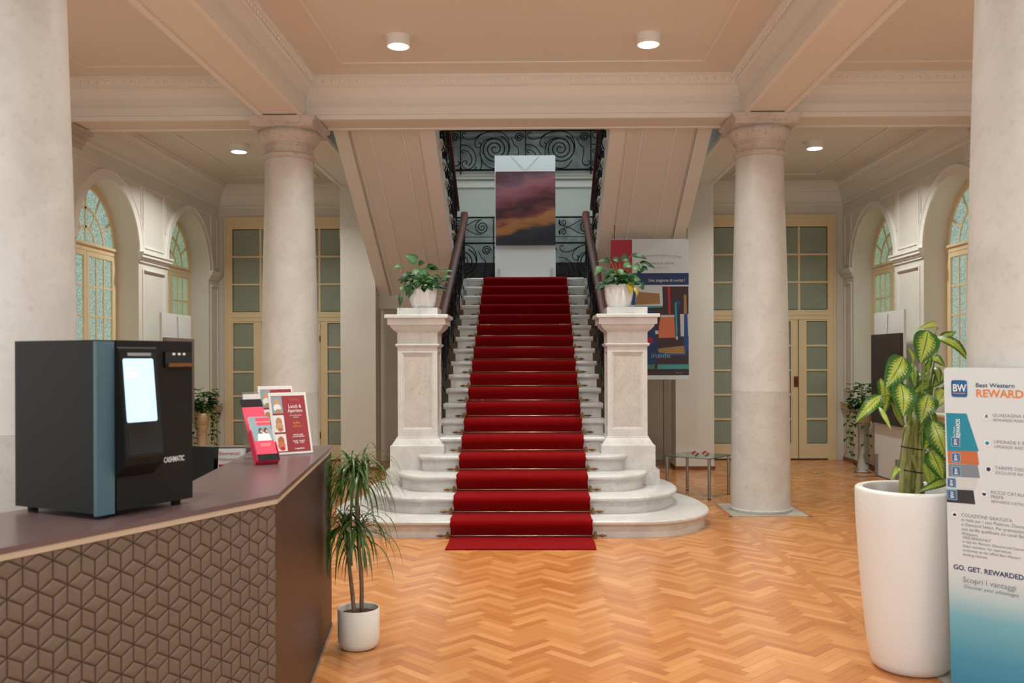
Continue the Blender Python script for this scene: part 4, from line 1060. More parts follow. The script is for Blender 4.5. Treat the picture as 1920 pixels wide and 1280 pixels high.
# ---- glass side table
t = thing('glass_table', 'low glass side table on four steel tube legs beside the pedestal', 'table', (1.91, 10.5, 0))
C4 = [(1.97, 10.13), (2.27, 10.53), (1.845, 10.83), (1.545, 10.43)]
cx_, cy_ = sum(p[0] for p in C4)/4, sum(p[1] for p in C4)/4
gl = mat('table_glass', lin(190,215,205), .05, trans=.92); gl.node_tree.nodes['Principled BSDF'].inputs['IOR'].default_value = 1.45
b = MB(); b.prism([(cx_+(p[0]-cx_)*1.13, cy_+(p[1]-cy_)*1.13) for p in C4], .452, .462); b.build('glass_top', gl, t)
for p in C4:
    b = MB(); b.tube([(p[0], p[1], .008), (p[0], p[1], .445)], .0175, 12); b.tube([(p[0], p[1], .444), (p[0], p[1], .4515)], .024, 12); lg = b.build('leg', M['chrome'], t, angle=40)
    b = MB(); b.tube([(p[0], p[1], .0005), (p[0], p[1], .009)], .019, 10); b.build('rubber_foot', M['blackplastic'], lg)
for i, dx in enumerate((-.03, .09)):
    t = thing('folded_leaflet', ['small red and white folded leaflet on the glass table, left one', 'small red folded leaflet on the glass table, right one'][i], 'leaflet', (1.93+dx, 10.6, .463))
    b = MB(); b.extr([(-.035, 0), (0, .03), (.035, 0), (.033, 0), (0, .027), (-.033, 0)], lambda u, v, w: (1.93+dx+u, w, .4632+v), 10.55, 10.66); b.build('leaflet_sheet', I['red'] if i else I['crimson'], t)

# ---- plants
def leafmat(name, edge, mid, rough=.32, split=.5, soft=.18, nz=.5, tr=.0):
    m = bpy.data.materials.new(name); m.use_nodes = True; nt = m.node_tree; b_ = nt.nodes['Principled BSDF']; b_.inputs['Roughness'].default_value = rough
    uv = nt.nodes.new('ShaderNodeUVMap'); se = nt.nodes.new('ShaderNodeSeparateXYZ'); nt.links.new(uv.outputs[0], se.inputs[0])
    def mth(op, a, b2=None):
        n_ = nt.nodes.new('ShaderNodeMath'); n_.operation = op
        for i_, v_ in enumerate((a, b2)):
            if v_ is None: continue
            if isinstance(v_, (int, float)): n_.inputs[i_].default_value = v_
            else: nt.links.new(v_, n_.inputs[i_])
        return n_.outputs[0]
    av = mth('MULTIPLY', mth('ABSOLUTE', mth('SUBTRACT', se.outputs['Y'], .5)), 2)
    ph = mth('SUBTRACT', mth('MULTIPLY', se.outputs['X'], 75), mth('MULTIPLY', av, 14))
    vein = mth('SINE', ph)
    mp = nt.nodes.new('ShaderNodeMapping'); mp.inputs['Scale'].default_value = (22, 14, 1); nt.links.new(uv.outputs[0], mp.inputs[0])
    n1 = nt.nodes.new('ShaderNodeTexNoise'); n1.inputs['Scale'].default_value = 1; n1.inputs['Detail'].default_value = 3; nt.links.new(mp.outputs[0], n1.inputs['Vector'])
    f = mth('ADD', av, mth('MULTIPLY', mth('SUBTRACT', n1.outputs['Fac'], .5), nz)); f = mth('ADD', f, mth('MULTIPLY', vein, .10 if nz else 0))
    endf = mth('MULTIPLY', mth('ABSOLUTE', mth('SUBTRACT', se.outputs['X'], .5)), .55); f = mth('ADD', f, endf)
    mr = nt.nodes.new('ShaderNodeMapRange'); mr.inputs[1].default_value = split-soft; mr.inputs[2].default_value = split+soft; nt.links.new(f, mr.inputs[0])
    mx = nt.nodes.new('ShaderNodeMix'); mx.data_type = 'RGBA'; mx.inputs[6].default_value = mid; mx.inputs[7].default_value = edge; nt.links.new(mr.outputs[0], mx.inputs[0])
    rib = mth('LESS_THAN', av, .035); m2 = nt.nodes.new('ShaderNodeMix'); m2.data_type = 'RGBA'; nt.links.new(rib, m2.inputs[0]); nt.links.new(mx.outputs[2], m2.inputs[6]); m2.inputs[7].default_value = [c*.8 for c in edge[:3]]+[1]
    nt.links.new(m2.outputs[2], b_.inputs['Base Color'])
    tl = nt.nodes.new('ShaderNodeBsdfTranslucent'); ms = nt.nodes.new('ShaderNodeMixShader'); ms.inputs[0].default_value = .22
    nt.links.new(m2.outputs[2], tl.inputs['Color']); nt.links.new(b_.outputs[0], ms.inputs[1]); nt.links.new(tl.outputs[0], ms.inputs[2])
    nt.links.new(ms.outputs[0], nt.nodes['Material Output'].inputs['Surface'])
    return m
LM = dict(dief=leafmat('dieffenbachia_leaf', lin(48,96,26), lin(176,190,80), .35, .56, .14, .95), dief2=leafmat('dieffenbachia_young_leaf', lin(96,140,40), lin(190,202,92), .35, .75, .2, .5),
          poth=leafmat('pothos_leaf', lin(22,62,24), lin(40,88,36), .42, .5, .3, .6), poth2=leafmat('pothos_pale_leaf', lin(48,98,50), lin(96,140,92), .42, .6, .3, .8), yellow=leafmat('yellowing_leaf', lin(150,140,20), lin(196,160,20), .4),
          drac=leafmat('dracaena_leaf', lin(44,76,24), lin(88,116,52), .35, .6, .4, .1))
M['stem'] = mat('green_stem', lin(120,150,60), .4); M['cane'] = mat('banded_cane', lin(112,128,56), .5, noise=(18, lin(160,150,92), .25)); M['bark'] = mat('dracaena_trunk', lin(146,122,98), .8, noise=(40, lin(110,88,68), .3), bump=(60, .6))
def leaf_geo(b, uvs, base, tip, width, nrm, arch=.12, fold=.12, nu=9, nv=4, shape='ovate', mi=0):
    base, tip = Vector(base), Vector(tip); ax = tip-base; Ln = ax.length; T = ax.normalized(); N = Vector(nrm); N = (N-T*N.dot(T))
    N = N.normalized() if N.length > 1e-5 else T.orthogonal().normalized(); B = T.cross(N); vs = []
    for i in range(nu+1):
        u = i/nu
        if shape == 'ovate': wv = math.sin(PI*min(1, u**.78))**.75
        elif shape == 'heart': wv = (math.sin(PI*u**.55))**.8 if u > 0 else 0
        else: wv = min(1, (u+.03)*9)*(1-u)**.55
        wv = max(wv, .012); c = base+ax*u+N*(arch*Ln*math.sin(PI*u))
        for j in range(nv+1):
            v = -1+2*j/nv; vs.append(c+B*(v*wv*width/2)+N*(abs(v)*fold*width*.5*wv)); uvs.append((u, v*.5+.5))
    n = nv+1; b.add(vs, [(i*n+j, i*n+j+1, (i+1)*n+j+1, (i+1)*n+j) for i in range(nu) for j in range(nv)], mi)
def build_leaves(b, uvs, name, mats, parent):
    # from_pydata keeps vertex order, so the UVs are laid per vertex
    me = bpy.data.meshes.new(name); o0 = origin(parent); me.from_pydata([Vector(v)-o0 for v in b.v], [], b.f)
    mats = mats if isinstance(mats, (list, tuple)) else [mats]
    for m in mats: me.materials.append(m)
    me.polygons.foreach_set('material_index', b.mi); me.polygons.foreach_set('use_smooth', [True]*len(b.f))
    ul = me.uv_layers.new(name='UVMap'); idx = np.zeros(len(me.loops), dtype=int); me.loops.foreach_get('vertex_index', idx)
    ul.data.foreach_set('uv', np.array(uvs)[idx].ravel()); o = bpy.data.objects.new(name, me); C.objects.link(o); o.parent = parent; ORG[o.name] = o0; return o
def one_leaf(parent, m, base, tip, width, nrm, **k):
    b = MB(); uvs = []; leaf_geo(b, uvs, base, tip, width, nrm, **k); return build_leaves(b, uvs, 'leaf', m, parent)

# tall planter with dieffenbachia
cx, cy = 1.926, 4.65
t = thing('potted_dieffenbachia', 'tall white tapering planter with a large variegated dieffenbachia', 'potted plant', (cx, cy, 0))
b = MB(); b.lathe([(.15, .001), (.172, .004), (.186, .02), (.196, .05), (.215, .18), (.234, .36), (.25, .56), (.262, .76), (.266, .90), (.264, .912), (.256, .918), (.228, .916), (.222, .905), (.218, .80)], cx, cy, 64, cap=False)
b.lathe([(.001, .0015), (.15, .0012)], cx, cy, 64, cap=False); b.build('planter', M['white_planter'], t, angle=50)
b = MB(); b.lathe([(.001, .862), (.12, .86), (.2195, .855)], cx, cy, 40, cap=False); b.build('soil', M['soil'], t)
leaves = [ # base px, tip px, width px, depth offset, material
 ((1691,671),(1656,730),46,-.10,0,.1),((1685,719),(1689,783),45,-.16,0,.0),((1650,743),(1600,795),25,-.18,0,.1),((1648,712),(1655,778),28,-.05,0,.1),((1645,764),(1668,808),9,-.15,1,.1),
 ((1737,622),(1721,684),46,-.08,0,-.05),((1752,620),(1716,620),13,.0,1,.4),((1749,635),(1812,680),20,.06,0,.3),((1738,741),(1722,797),40,-.06,0,.1),((1748,788),(1728,845),37,-.12,0,.1),
 ((1745,790),(1772,866),42,-.17,0,.0),((1740,845),(1764,902),38,-.14,0,.1),((1730,868),(1740,916),28,-.10,1,.1),((1772,903),(1716,924),18,-.14,0,.3),((1770,733),(1751,768),30,.05,1,.2),
 ((1736,676),(1768,690),20,.08,0,.3),((1707,684),(1713,736),17,.06,0,.1),((1709,683),(1699,653),8,.0,1,.0),((1682,878),(1666,902),12,.05,1,.3),((1752,690),(1757,724),13,.08,0,.1),
 ((1735,720),(1705,742),22,.04,0,.2),((1762,700),(1745,730),22,.08,0,.1),((1758,810),(1740,850),30,.04,0,.1),((1752,850),(1730,890),26,.0,0,.1),((1775,860),(1758,905),30,.05,0,.1),((1720,700),(1706,722),16,.1,0,.1),((1780,720),(1762,760),30,.1,0,.1),((1760,640),(1790,625),16,.12,0,.2),((1775,760),(1800,812),34,.03,0,.1),((1765,820),(1795,872),36,.0,0,.1),((1713,745),(1741,700),15,.10,1,.0),((1728,700),(1745,670),12,.1,0,.1)]
crown = at(1714, 790, cy)
for bp_, tp, wpx, dy, mi_, ar in leaves:
    Y = cy+dy; B_ = at(bp_[0], bp_[1], Y+.03); T_ = at(tp[0], tp[1], Y-.05); wd = wpx*Y/1700*1.06
    nrm = Vector((-.15+.25*math.sin(bp_[0]), -1, .35))
    one_leaf(t, LM['dief2' if mi_ else 'dief'], B_, T_, wd, nrm, arch=.12+ar*.5, fold=.18)
    st = MB(); low = crown+Vector(((B_.x-crown.x)*.35, (B_.y-crown.y)*.3, -.02 if B_.z > crown.z else -.06)); mid = (low+B_)/2+Vector((0, 0, .05 if B_.z > crown.z-.05 else .09))
    q = catmull([low, low*.4+mid*.6, mid+Vector((0,0,.02)), B_], 5); st.tube(q, .0075, 6, r2=.0035); st.build('petiole', M['stem'], t, smooth=True)
for i, (xb, xt, yb2) in enumerate(((1686,1703,790),(1697,1712,775),(1707,1716,780),(1716,1722,800),(1726,1708,855))):
    a = at(xb, 925, cy-.03+.03*(i%3)); a.z = .86; c_ = at(xt, yb2, cy-.02+.02*(i%2)); b = MB(); n = 9; P = catmull([a, a*.6+c_*.4+Vector((.004*(i-2),0,0)), c_], 5); lo = []
    T_ = (c_-a).normalized(); e1 = T_.orthogonal().normalized(); e2 = T_.cross(e1)
    for j, p in enumerate(P):
        r_ = (.0155 if j % 3 else .0185)*(1-.25*j/len(P)); lo.append([p+e1*r_*math.cos(k_*PI/4)+e2*r_*math.sin(k_*PI/4) for k_ in range(8)])
    b.loops(lo, cap=True); b.build('cane', M['cane'], t, smooth=True)
for y_ in (842, 885):
    p = at(1709, y_, cy-.02); b = MB(); b.tube([(p.x+.062*math.cos(a*PI/8), p.y+.045*math.sin(a*PI/8), p.z-.01*math.cos(a*PI/8)) for a in range(17)], .003, 5); b.build('plant_tie', M['blackplastic'], t)

# pots on the pedestals
def bowl_plant(cx, cy, label, spots, seed, extra):
    t = thing('potted_plant', label, 'potted plant', (cx, cy, 2.1005), 'white pots on the newel pedestals')
    z = 2.1005; b = MB(); prof = [(.10, 0), (.108, .004), (.122, .03), (.137, .08), (.147, .14), (.150, .19), (.147, .228), (.143, .236), (.137, .234), (.134, .20)]
    lo = []
    for r_, h in prof:
        lo.append([(cx+r_*(1+.014*(math.cos(a*2*PI/40*3+1) if h > .02 else 0)*min(1, h*8))*math.cos(a*2*PI/40), cy+r_*(1+.014*(math.cos(a*2*PI/40*3+1))*min(1, h*8))*math.sin(a*2*PI/40), z+h) for a in range(40)])
    b.loops(lo, closed=True); b.lathe([(.001, 0.0005), (.10, 0)], cx, cy, 40, cap=False, z0=z); b.build('pot', M['white_gloss'], t, smooth=True)
    b = MB(); b.lathe([(.001, .205), (.135, .20)], cx, cy, 30, cap=False, z0=z); b.build('soil', M['soil'], t)
    rn = random.Random(seed); c0 = Vector((cx, cy, z+.21))
    for sp in spots:
        bx_, by_, tx, ty, wpx, dy, mk = sp
        Y = cy+dy; B_ = at(bx_, by_, Y); T_ = at(tx, ty, Y-.03); one_leaf(t, LM[mk], B_, T_+(T_-B_)*.12, wpx*1.3*Y/1700, Vector((rn.uniform(-.4,.4), -1, rn.uniform(.1,.7))), shape='heart', arch=.08, fold=.15, nu=7)
        st = MB(); m_ = (c0+B_)/2+Vector((0,0,.05)); st.tube(catmull([c0+Vector((rn.uniform(-.05,.05), rn.uniform(-.05,.05), -.01)), m_, B_], 5), .0035, 4, r2=.002); st.build('leaf_stem', M['stem'], t, smooth=True)
    for i in range(extra):
        a = rn.uniform(0, 2*PI); el = rn.uniform(.0, 1.45); d_ = Vector((math.cos(a)*math.cos(el), math.sin(a)*math.cos(el), math.sin(el)*.9)); rl = rn.uniform(.09, .20)
        B_ = c0+Vector((0,0,.0))+d_*rl; dr = Vector((d_.x, d_.y, rn.uniform(-.9, .1))).normalized(); ln = rn.uniform(.085, .13)
        one_leaf(t, LM[rn.choice(('poth', 'poth', 'poth2'))], B_, B_+dr*ln, ln*.62, Vector((d_.x*.5, d_.y*.5-.5, .8)), shape='heart', arch=.1, fold=.15, nu=6)
        st = MB(); st.tube(catmull([c0+Vector((d_.x*.06, d_.y*.06, -.01)), (c0+B_)/2+Vector((0,0,.03)), B_], 4), .003, 4, r2=.002); st.build('leaf_stem', M['stem'], t, smooth=True)
LP = [(783,490,762,478,16,0,'poth2'),(778,502,790,520,14,.0,'poth2'),(757,498,735,502,7,.02,'poth2'),(772,508,755,528,10,.0,'poth'),(800,500,815,498,10,0,'poth'),(806,498,822,504,9,.02,'poth'),(790,506,800,518,21,-.08,'poth2'),
      (765,512,752,528,9,-.05,'poth'),(768,525,763,552,9,-.12,'poth'),(774,535,767,556,8,-.14,'poth'),(756,535,752,545,7,-.12,'poth2'),(752,548,750,572,7,-.14,'poth'),(830,508,848,508,6,-.02,'poth2'),(831,518,846,518,7,-.05,'poth2'),
      (792,528,793,538,7,-.12,'poth'),(804,530,811,543,10,-.15,'poth'),(810,525,822,535,9,-.12,'poth'),(817,532,830,534,5,-.1,'poth'),(784,494,796,492,10,.03,'poth'),(775,520,780,532,8,.0,'poth')]
bowl_plant(-1.125, PL[1]-.05, 'glossy green pothos in a white pot on the left newel pedestal', LP, 11, 70)
RP = [(1145,489,1122,491,9,0,'poth'),(1130,500,1116,515,12,-.02,'poth2'),(1185,478,1211,486,9,0,'poth'),(1200,492,1226,502,8,.0,'poth'),(1188,497,1200,508,12,-.03,'poth2'),(1165,483,1178,488,14,.02,'poth'),(1148,506,1134,520,8,-.05,'poth'),
      (1146,520,1133,528,8,-.05,'poth'),(1180,520,1200,526,12,-.1,'poth2'),(1182,530,1182,550,10,-.16,'yellow'),(1190,538,1196,553,7,-.15,'yellow'),(1200,530,1206,543,10,-.1,'poth'),(1195,512,1212,505,7,0,'poth'),(1160,505,1170,520,9,-.1,'poth2'),
      (1152,482,1160,492,10,.03,'poth'),(1158,528,1159,535,6,-.15,'poth'),(1205,500,1214,507,7,0,'poth'),(1170,495,1184,500,12,-.05,'poth2')]
bowl_plant(.893, PR[1]-.05, 'leafy pothos with two yellow leaves in a white pot on the right pedestal', RP, 12, 76)

# dracaena in a pot beside the counter
cx, cy = -.958, 4.97
t = thing('potted_dracaena', 'thin leaved dracaena with two trunks in a white pot beside the counter', 'potted plant', (cx, cy, 0))
b = MB(); b.lathe([(.001, .001), (.085, .001), (.100, .010), (.110, .035), (.113, .07), (.114, .215), (.111, .218), (.107, .215), (.106, .16)], cx, cy, 48, cap=False); b.build('pot', M['white_matte'], t, angle=50)
b = MB(); b.lathe([(.001, .186), (.107, .183)], cx, cy, 30, cap=False); b.build('soil', M['soil'], t)
ta = [at(662, 1150, cy), at(658, 1105, cy), at(653, 1060, cy), at(648, 1010, cy-.02)]; tb = [at(676, 1150, cy+.02), at(676, 1090, cy+.01), at(671, 1020, cy), at(668, 950, cy), at(672, 900, cy)]
ta[0].z = tb[0].z = .184
for P_ in (ta, tb): b = MB(); b.tube(catmull(P_, 5), .0125, 8, r2=.009); b.build('trunk', M['bark'], t, smooth=True)
b = MB(); b.tube(catmull([at(657, 1060, cy), at(655, 1010, cy+.02), at(658, 930, cy+.03), at(655, 895, cy+.03)], 5), .009, 7, r2=.006); b.build('trunk', M['bark'], t, smooth=True)
rn = random.Random(21)
for (hx, hy), n, ln0, ln1 in (((674, 885), 84, .22, .38), ((655, 880), 62, .20, .36), ((644, 985), 54, .18, .32), ((672, 992), 64, .20, .38)):
    b = MB(); uvs = []; h0 = at(hx, hy, cy)
    for i in range(n):
        a = rn.uniform(0, 2*PI); el = rn.uniform(-.1, 1.35); ln = rn.uniform(ln0, ln1); d0 = Vector((math.cos(a)*math.cos(el), math.sin(a)*math.cos(el), math.sin(el)))
        p = h0+Vector((rn.uniform(-.012,.012), rn.uniform(-.012,.012), rn.uniform(-.07, .04))); d_ = d0.copy(); pts = [p.copy()]
        for k_ in range(8):
            d_ = (d_+Vector((0,0,-.26-.16*k_*.3))).normalized(); p = p+d_*ln/8
            lim = -1.176+(5.33-p.y)*.1125+.015
            if p.x < lim: p.x = lim
            pts.append(p.copy())
        wd = rn.uniform(.011, .017); nn = []
        vs = []
        for k_, q in enumerate(pts):
            T_ = (pts[min(8, k_+1)]-pts[max(0, k_-1)]).normalized(); B_ = T_.cross(Vector((0,0,1)));  B_ = B_.normalized() if B_.length > .05 else Vector((1,0,0)); ww = wd*min(1, .4+k_*.3)*(1-(k_/8)**2.2)*.5+.0004
            vs += [q-B_*ww, q+Vector((0,0,-.0015)), q+B_*ww]; uvs += [(k_/8, 0), (k_/8, .5), (k_/8, 1)]
        b.add(vs, [(k_*3+j, k_*3+j+1, k_*3+j+4, k_*3+j+3) for k_ in range(8) for j in (0, 1)])
    o = build_leaves(b, uvs, 'leaf_crown', LM['drac'], t); tag(o, kind='stuff')

# trailing plants near the side walls, on white stands behind the boards
def trailing(x, y, label, seed, ztop):
    t = thing('trailing_plant', label, 'potted plant', (x, y, 0)); rn = random.Random(seed)
    b = MB(); b.lathe([(.11, .001), (.12, .01), (.075, .05), (.065, .35), (.07, .60), (.10, .66), (.10, .67)], x, y, 20); b.build('plant_stand', M['dado'] if x < 0 else M['stand'], t, angle=50)
    b = MB(); b.lathe([(.08, .672), (.10, .70), (.115, .80), (.115, .84), (.105, .84), (.10, .80)], x, y, 24, cap=False); b.build('pot', M['dado'], t, smooth=True)
    b = MB(); uvs = []; st = MB()
    for i in range(13):
        a = rn.uniform(0, 2*PI); dr = rn.uniform(.25, .75); out = rn.uniform(.12, .22)
        P_ = catmull([(x+math.cos(a)*.05, y+math.sin(a)*.05, .84), (x+math.cos(a)*out*.8, y+math.sin(a)*out*.8, .93+rn.uniform(0,.12)), (x+math.cos(a)*out, y+math.sin(a)*out, .84), (x+math.cos(a)*out*1.05, y+math.sin(a)*out*1.05, .84-dr)], 6)
        st.tube(P_, .0035, 4)
        for p in P_[2::1]:
            a2 = rn.uniform(0, 2*PI); ln = rn.uniform(.05, .085); leaf_geo(b, uvs, p, p+Vector((math.cos(a2)*ln*.7, math.sin(a2)*ln*.7, -ln*.6)), ln*.75, Vector((math.cos(a2), math.sin(a2), .7)), shape='heart', nu=5, nv=2)
    for i in range(90):
        a = rn.uniform(0, 2*PI); r_ = rn.uniform(.03, .17); p = Vector((x+math.cos(a)*r_, y+math.sin(a)*r_, rn.uniform(.86, ztop))); ln = rn.uniform(.06, .10)
        leaf_geo(b, uvs, p, p+Vector((math.cos(a)*ln, math.sin(a)*ln, rn.uniform(-.05, .02))), ln*.75, Vector((0, -.3, 1)), shape='heart', nu=5, nv=2)
        if i % 3 == 0: st.tube([(x, y, .83), ((x+p.x)/2, (y+p.y)/2, p.z), p], .003, 4)
    tag(build_leaves(b, uvs, 'foliage', LM['poth'], t), kind='stuff'); tag(st.build('vines', M['stem'], t, smooth=True), kind='stuff')
trailing(4.56, 12.55, 'trailing green pothos on a white stand behind the right display board', 31, 1.22)
trailing(-4.60, 12.56, 'trailing green pothos by the left wall seen past the cash machine', 32, 1.18)

# ---- reception counter
P0, P1, P2 = Vector((-1.176, 5.33)), Vector((-.96, 3.41)), Vector((-2.11, 1.077)); P0i, P1i, P2i = Vector((-1.593, 5.283)), Vector((-1.418, 3.725)), Vector((-2.603, 1.323))
t = thing('reception_counter', 'dark angled reception counter with plum top and star patterned front panel', 'counter', (-1.3, 3.6, 0))
M['top'] = mat('plum_laminate_top', lin(98,76,76), .38, noise=(14, lin(90,69,69), .3), coat=(.3, .2)); M['ply'] = mat('pale_edge_strip', lin(186,168,146), .5); M['leather'] = mat('brown_glossy_leatherette', lin(62,36,26), .42, noise=(30, lin(50,28,20), .3), bump=(160, .3))
M['patt'] = mat('taupe_relief_panel', lin(110,92,78), .65, noise=(3, lin(102,86,73), .3), bump=(150, .15)); M['pattdark'] = mat('relief_groove', lin(56,38,28), .7)
poly = [P0, P1, P2, P2i, P1i, P0i]
b = MB(); b.prism([(p.x, p.y) for p in poly], 1.055, 1.072); b.box(-3.2, -1.593, 5.245, 5.33, 1.055, 1.072); b.build('counter_top', M['top'], t)
def off(d, e=0):
    nA = Vector((.9937, .1118)); nB = Vector((.897, -.442)); dA = Vector((-.1118, .9937)); dB = Vector((-.442, -.897))
    # corner of the two offset outer lines
    a0 = P1-nA*d; b0 = P1-nB*d; den = dA.x*dB.y-dA.y*dB.x; s_ = ((b0.x-a0.x)*dB.y-(b0.y-a0.y)*dB.x)/den
    return P0-nA*d-dA*e, a0+dA*s_, P2-nB*d
A0, A1, A2 = off(.003); B0, B1, B2 = off(.05)
b = MB(); b.prism([tuple(p) for p in (A0, A1, A2, A2+Vector((-.04,.02)), B1, B0)], 1.036, 1.0545); b.build('edge_strip', M['ply'], t)
A0, A1, A2 = off(.010); B0, B1, B2 = off(.045, 0)
b = MB(); b.prism([tuple(p) for p in (A0, A1, B1, B0)], .03, 1.0355); b.build('side_panel', M['leather'], t)
b = MB(); b.prism([tuple(p) for p in (A1, A2, B2, B1)], .03, 1.0355); b.build('front_panel', M['pattdark'], t)
b = MB(); b.box(-3.2, -1.22, 5.25, 5.325, .03, 1.054); b.build('return_panel', M['leather'], t)
b = MB(); b.prism([tuple(p) for p in (off(.002)[0], off(.002)[1], off(.002)[2], off(.06)[2], off(.06)[1], off(.06)[0])], 0.0008, .03); b.build('kick_strip', M['chrome'], t)
b = MB(); b.prism([(-1.22, 5.24), (-1.02, 3.5), (-2.15, 1.15), (-2.7, 1.5), (-2.1, 3.6), (-2.1, 5.24)], .72, .75); b.build('inner_desk', M['top'], t)
# raised rhombi of the star pattern on the front panel
dB = Vector((-.442, -.897)); nB = Vector((.897, -.442)); F0 = off(.010)[1]; LB = 2.55; a_ = .092; rhs = []
rows = int(1.0/(a_*.866))+2
for j in range(-1, rows+1):
    for i in range(-2, int(LB/a_)+3):
        hx = (i+(.5 if j % 2 else 0))*a_; hz = .05+j*a_*.866
        for ang in (0, 60, 120):
            rhs.append((hx+math.cos(R(ang))*a_/2, hz+math.sin(R(ang))*a_/2, ang))
def rhomb(u, z, ang, f):
    l, s_ = a_/2*f, a_/2/math.sqrt(3)*f; out = []
    for q in ((l, 0), (0, s_), (-l, 0), (0, -s_)): p = rot2(q, R(ang)); out.append((u+p[0], z+p[1]))
    return out
def rpt(u, z, d): p = F0+dB*u+nB*d; return (p.x, p.y, z)
def rh_mesh(b, u, z, ang, ctr=None):
    lo = []
    for f, d in ((.92, .0003), (.86, .0016), (.70, .0032), (.35, .0040)):
        lo.append([rpt(min(max(q[0], .004), LB), min(max(q[1], .034), 1.034), d) for q in rhomb(u, z, ang, f)])
    b.loops(lo, closed=True, cap=True)
full = []; part_ = []
for u, z, ang in rhs:
    q = rhomb(u, z, ang, .97); us = [p[0] for p in q]; zs = [p[1] for p in q]
    if max(us) < .012 or min(us) > LB-.01 or max(zs) < .045 or min(zs) > 1.026: continue
    (full if min(us) > .004 and max(us) < LB and min(zs) > .034 and max(zs) < 1.034 else part_).append((u, z, ang))
def vis(r):
    p = F0+dB*r[0]; X_, Y_ = p.x, p.y; pxx = 998+1700*X_/Y_; pyy = 672+1700*(1.58-r[1])/Y_; return 0 < pxx < 1920 and pyy < 1290
vf = sorted([r for r in full if vis(r)], key=lambda r: -r[0])[:290]; vs_ = set(vf)
protos = {}
for r in vf:
    if r[2] not in protos:
        b = MB(); rh_mesh(b, 1.0, .5, r[2]); o = b.build('relief_tile', M['patt'], t); protos[r[2]] = o.data; bpy.data.objects.remove(o)
    o = bpy.data.objects.new('relief_tile', protos[r[2]]); C.objects.link(o); o.parent = t; d_ = dB*(r[0]-1.0); o.location = (d_.x, d_.y, r[1]-.5)
b = MB()
for r in full+part_:
    if r in vs_: continue
    rh_mesh(b, *r)
tag(b.build('relief_tiles', M['patt'], t), kind='stuff')

# ---- cash machine
zb = 1.0725; C0 = Vector((-1.38, 2.86, zb)); F = Vector((.44, .898, 0)).normalized(); S = Vector((-.898, .44, 0)).normalized(); NF = -S
t = thing('cash_machine', 'black desktop cash payment machine with lit screen on the counter', 'machine', tuple(C0+F*.19+S*.17))
def mp(f, d, z): p = C0+F*f+S*d; return (p.x, p.y, zb+z)
def mbox(b, f0, f1, d0, d1, z0, z1): b.extr([(f0, d0), (f1, d0), (f1, d1), (f0, d1)], lambda u, v, w: mp(u, v, w), z0, z1)
HM = .572
b = MB(); mbox(b, .072, .39, 0, .405, .018, HM); mbox(b, 0, .072, .012, .405, .018, HM); b.build('cabinet', M['blackplastic'], t)
b = MB(); mbox(b, -.004, .062, -.004, .0115, .012, HM-.004); b.build('corner_strip', M['bluegrey'], t)
for f in (.04, .35):
    for d in (.04, .37): b = MB(); p = mp(f, d, 0); b.lathe([(.016, .0005), (.018, .018)], p[0], p[1], 12, z0=zb); b.build('foot', M['blackplastic'], t)
# tilted screen housing
prof = [(0, .545), (-.012, .55), (-.020, .545), (-.055, .19), (-.045, .165), (-.0, .125)]
b = MB(); b.extr(prof, lambda u, v, w: mp(w, u, v), .063, .218); hs = b.build('screen_housing', M['blackplastic'], t)
sl = lambda z: -.020-(.545-z)/(.355)*.035
def hq(name, m, f0, f1, z0, z1, e, par=hs):
    b = MB(); pts = rrect(f0, f1, z0, z1, .006, 3); b.loops([[mp(p[0], sl(p[1])-e_, p[1]) for p in pts] for e_ in (0, e)], closed=True, cap=True); return b.build(name, m, par)
hq('bezel', M['blackgloss'], .068, .212, .20, .535, .0015)
scr = mat('lit_screen', lin(190,225,240), .3, emit=(lin(150,206,250), .72)); sc_ = hq('screen', scr, .076, .196, .305, .512, .0030, hs)
hq('sensor_window', M['blackgloss'], .076, .196, .205, .290, .0030, hs)
sgl = mat('screen_text', lin(225,240,250), .3, emit=(lin(235,246,255), 1.1)); b = MB()
for f0, f1, z in ((.086, .115, .475), (.086, .135, .462), (.086, .125, .450)): b.add([mp(f, sl(zz)-.0036, zz) for f, zz in ((f0, z), (f1, z), (f1, z+.006), (f0, z+.006))], [(0,1,2,3)])
tag(b.build('screen_text', sgl, t), kind='stuff')
b = MB(); b.add([mp(f, sl(z)-.0022, z) for f, z in ((.096,.521),(.190,.521),(.190,.531),(.096,.531))], [(0,1,2,3)]); b.build('light_bar', M['chrome'], t)
b = MB(); mbox(b, .262, .380, -.010, -.0005, .482, .535); b.build('printer_slot', M['blackgloss'], t)
b = MB(); mbox(b, .272, .372, -.018, -.010, .484, .496); b.build('slot_lip', M['brassold'], t)
b = MB()
for f in (.298, .321, .343): b.lathe([(.001, 0), (.005, .002)], 0, 0, 6) if False else mbox(b, f-.005, f+.005, -.012, -.010, .524, .531)
b.build('indicator', M['lampbody'], t)
text('CASHMATIC', .026, I['lgrey'], t, C0+Vector((0,0,0)), F, Vector((0,0,1)), .262, .155, bold=.0006, eps=.0015, sx=.62)

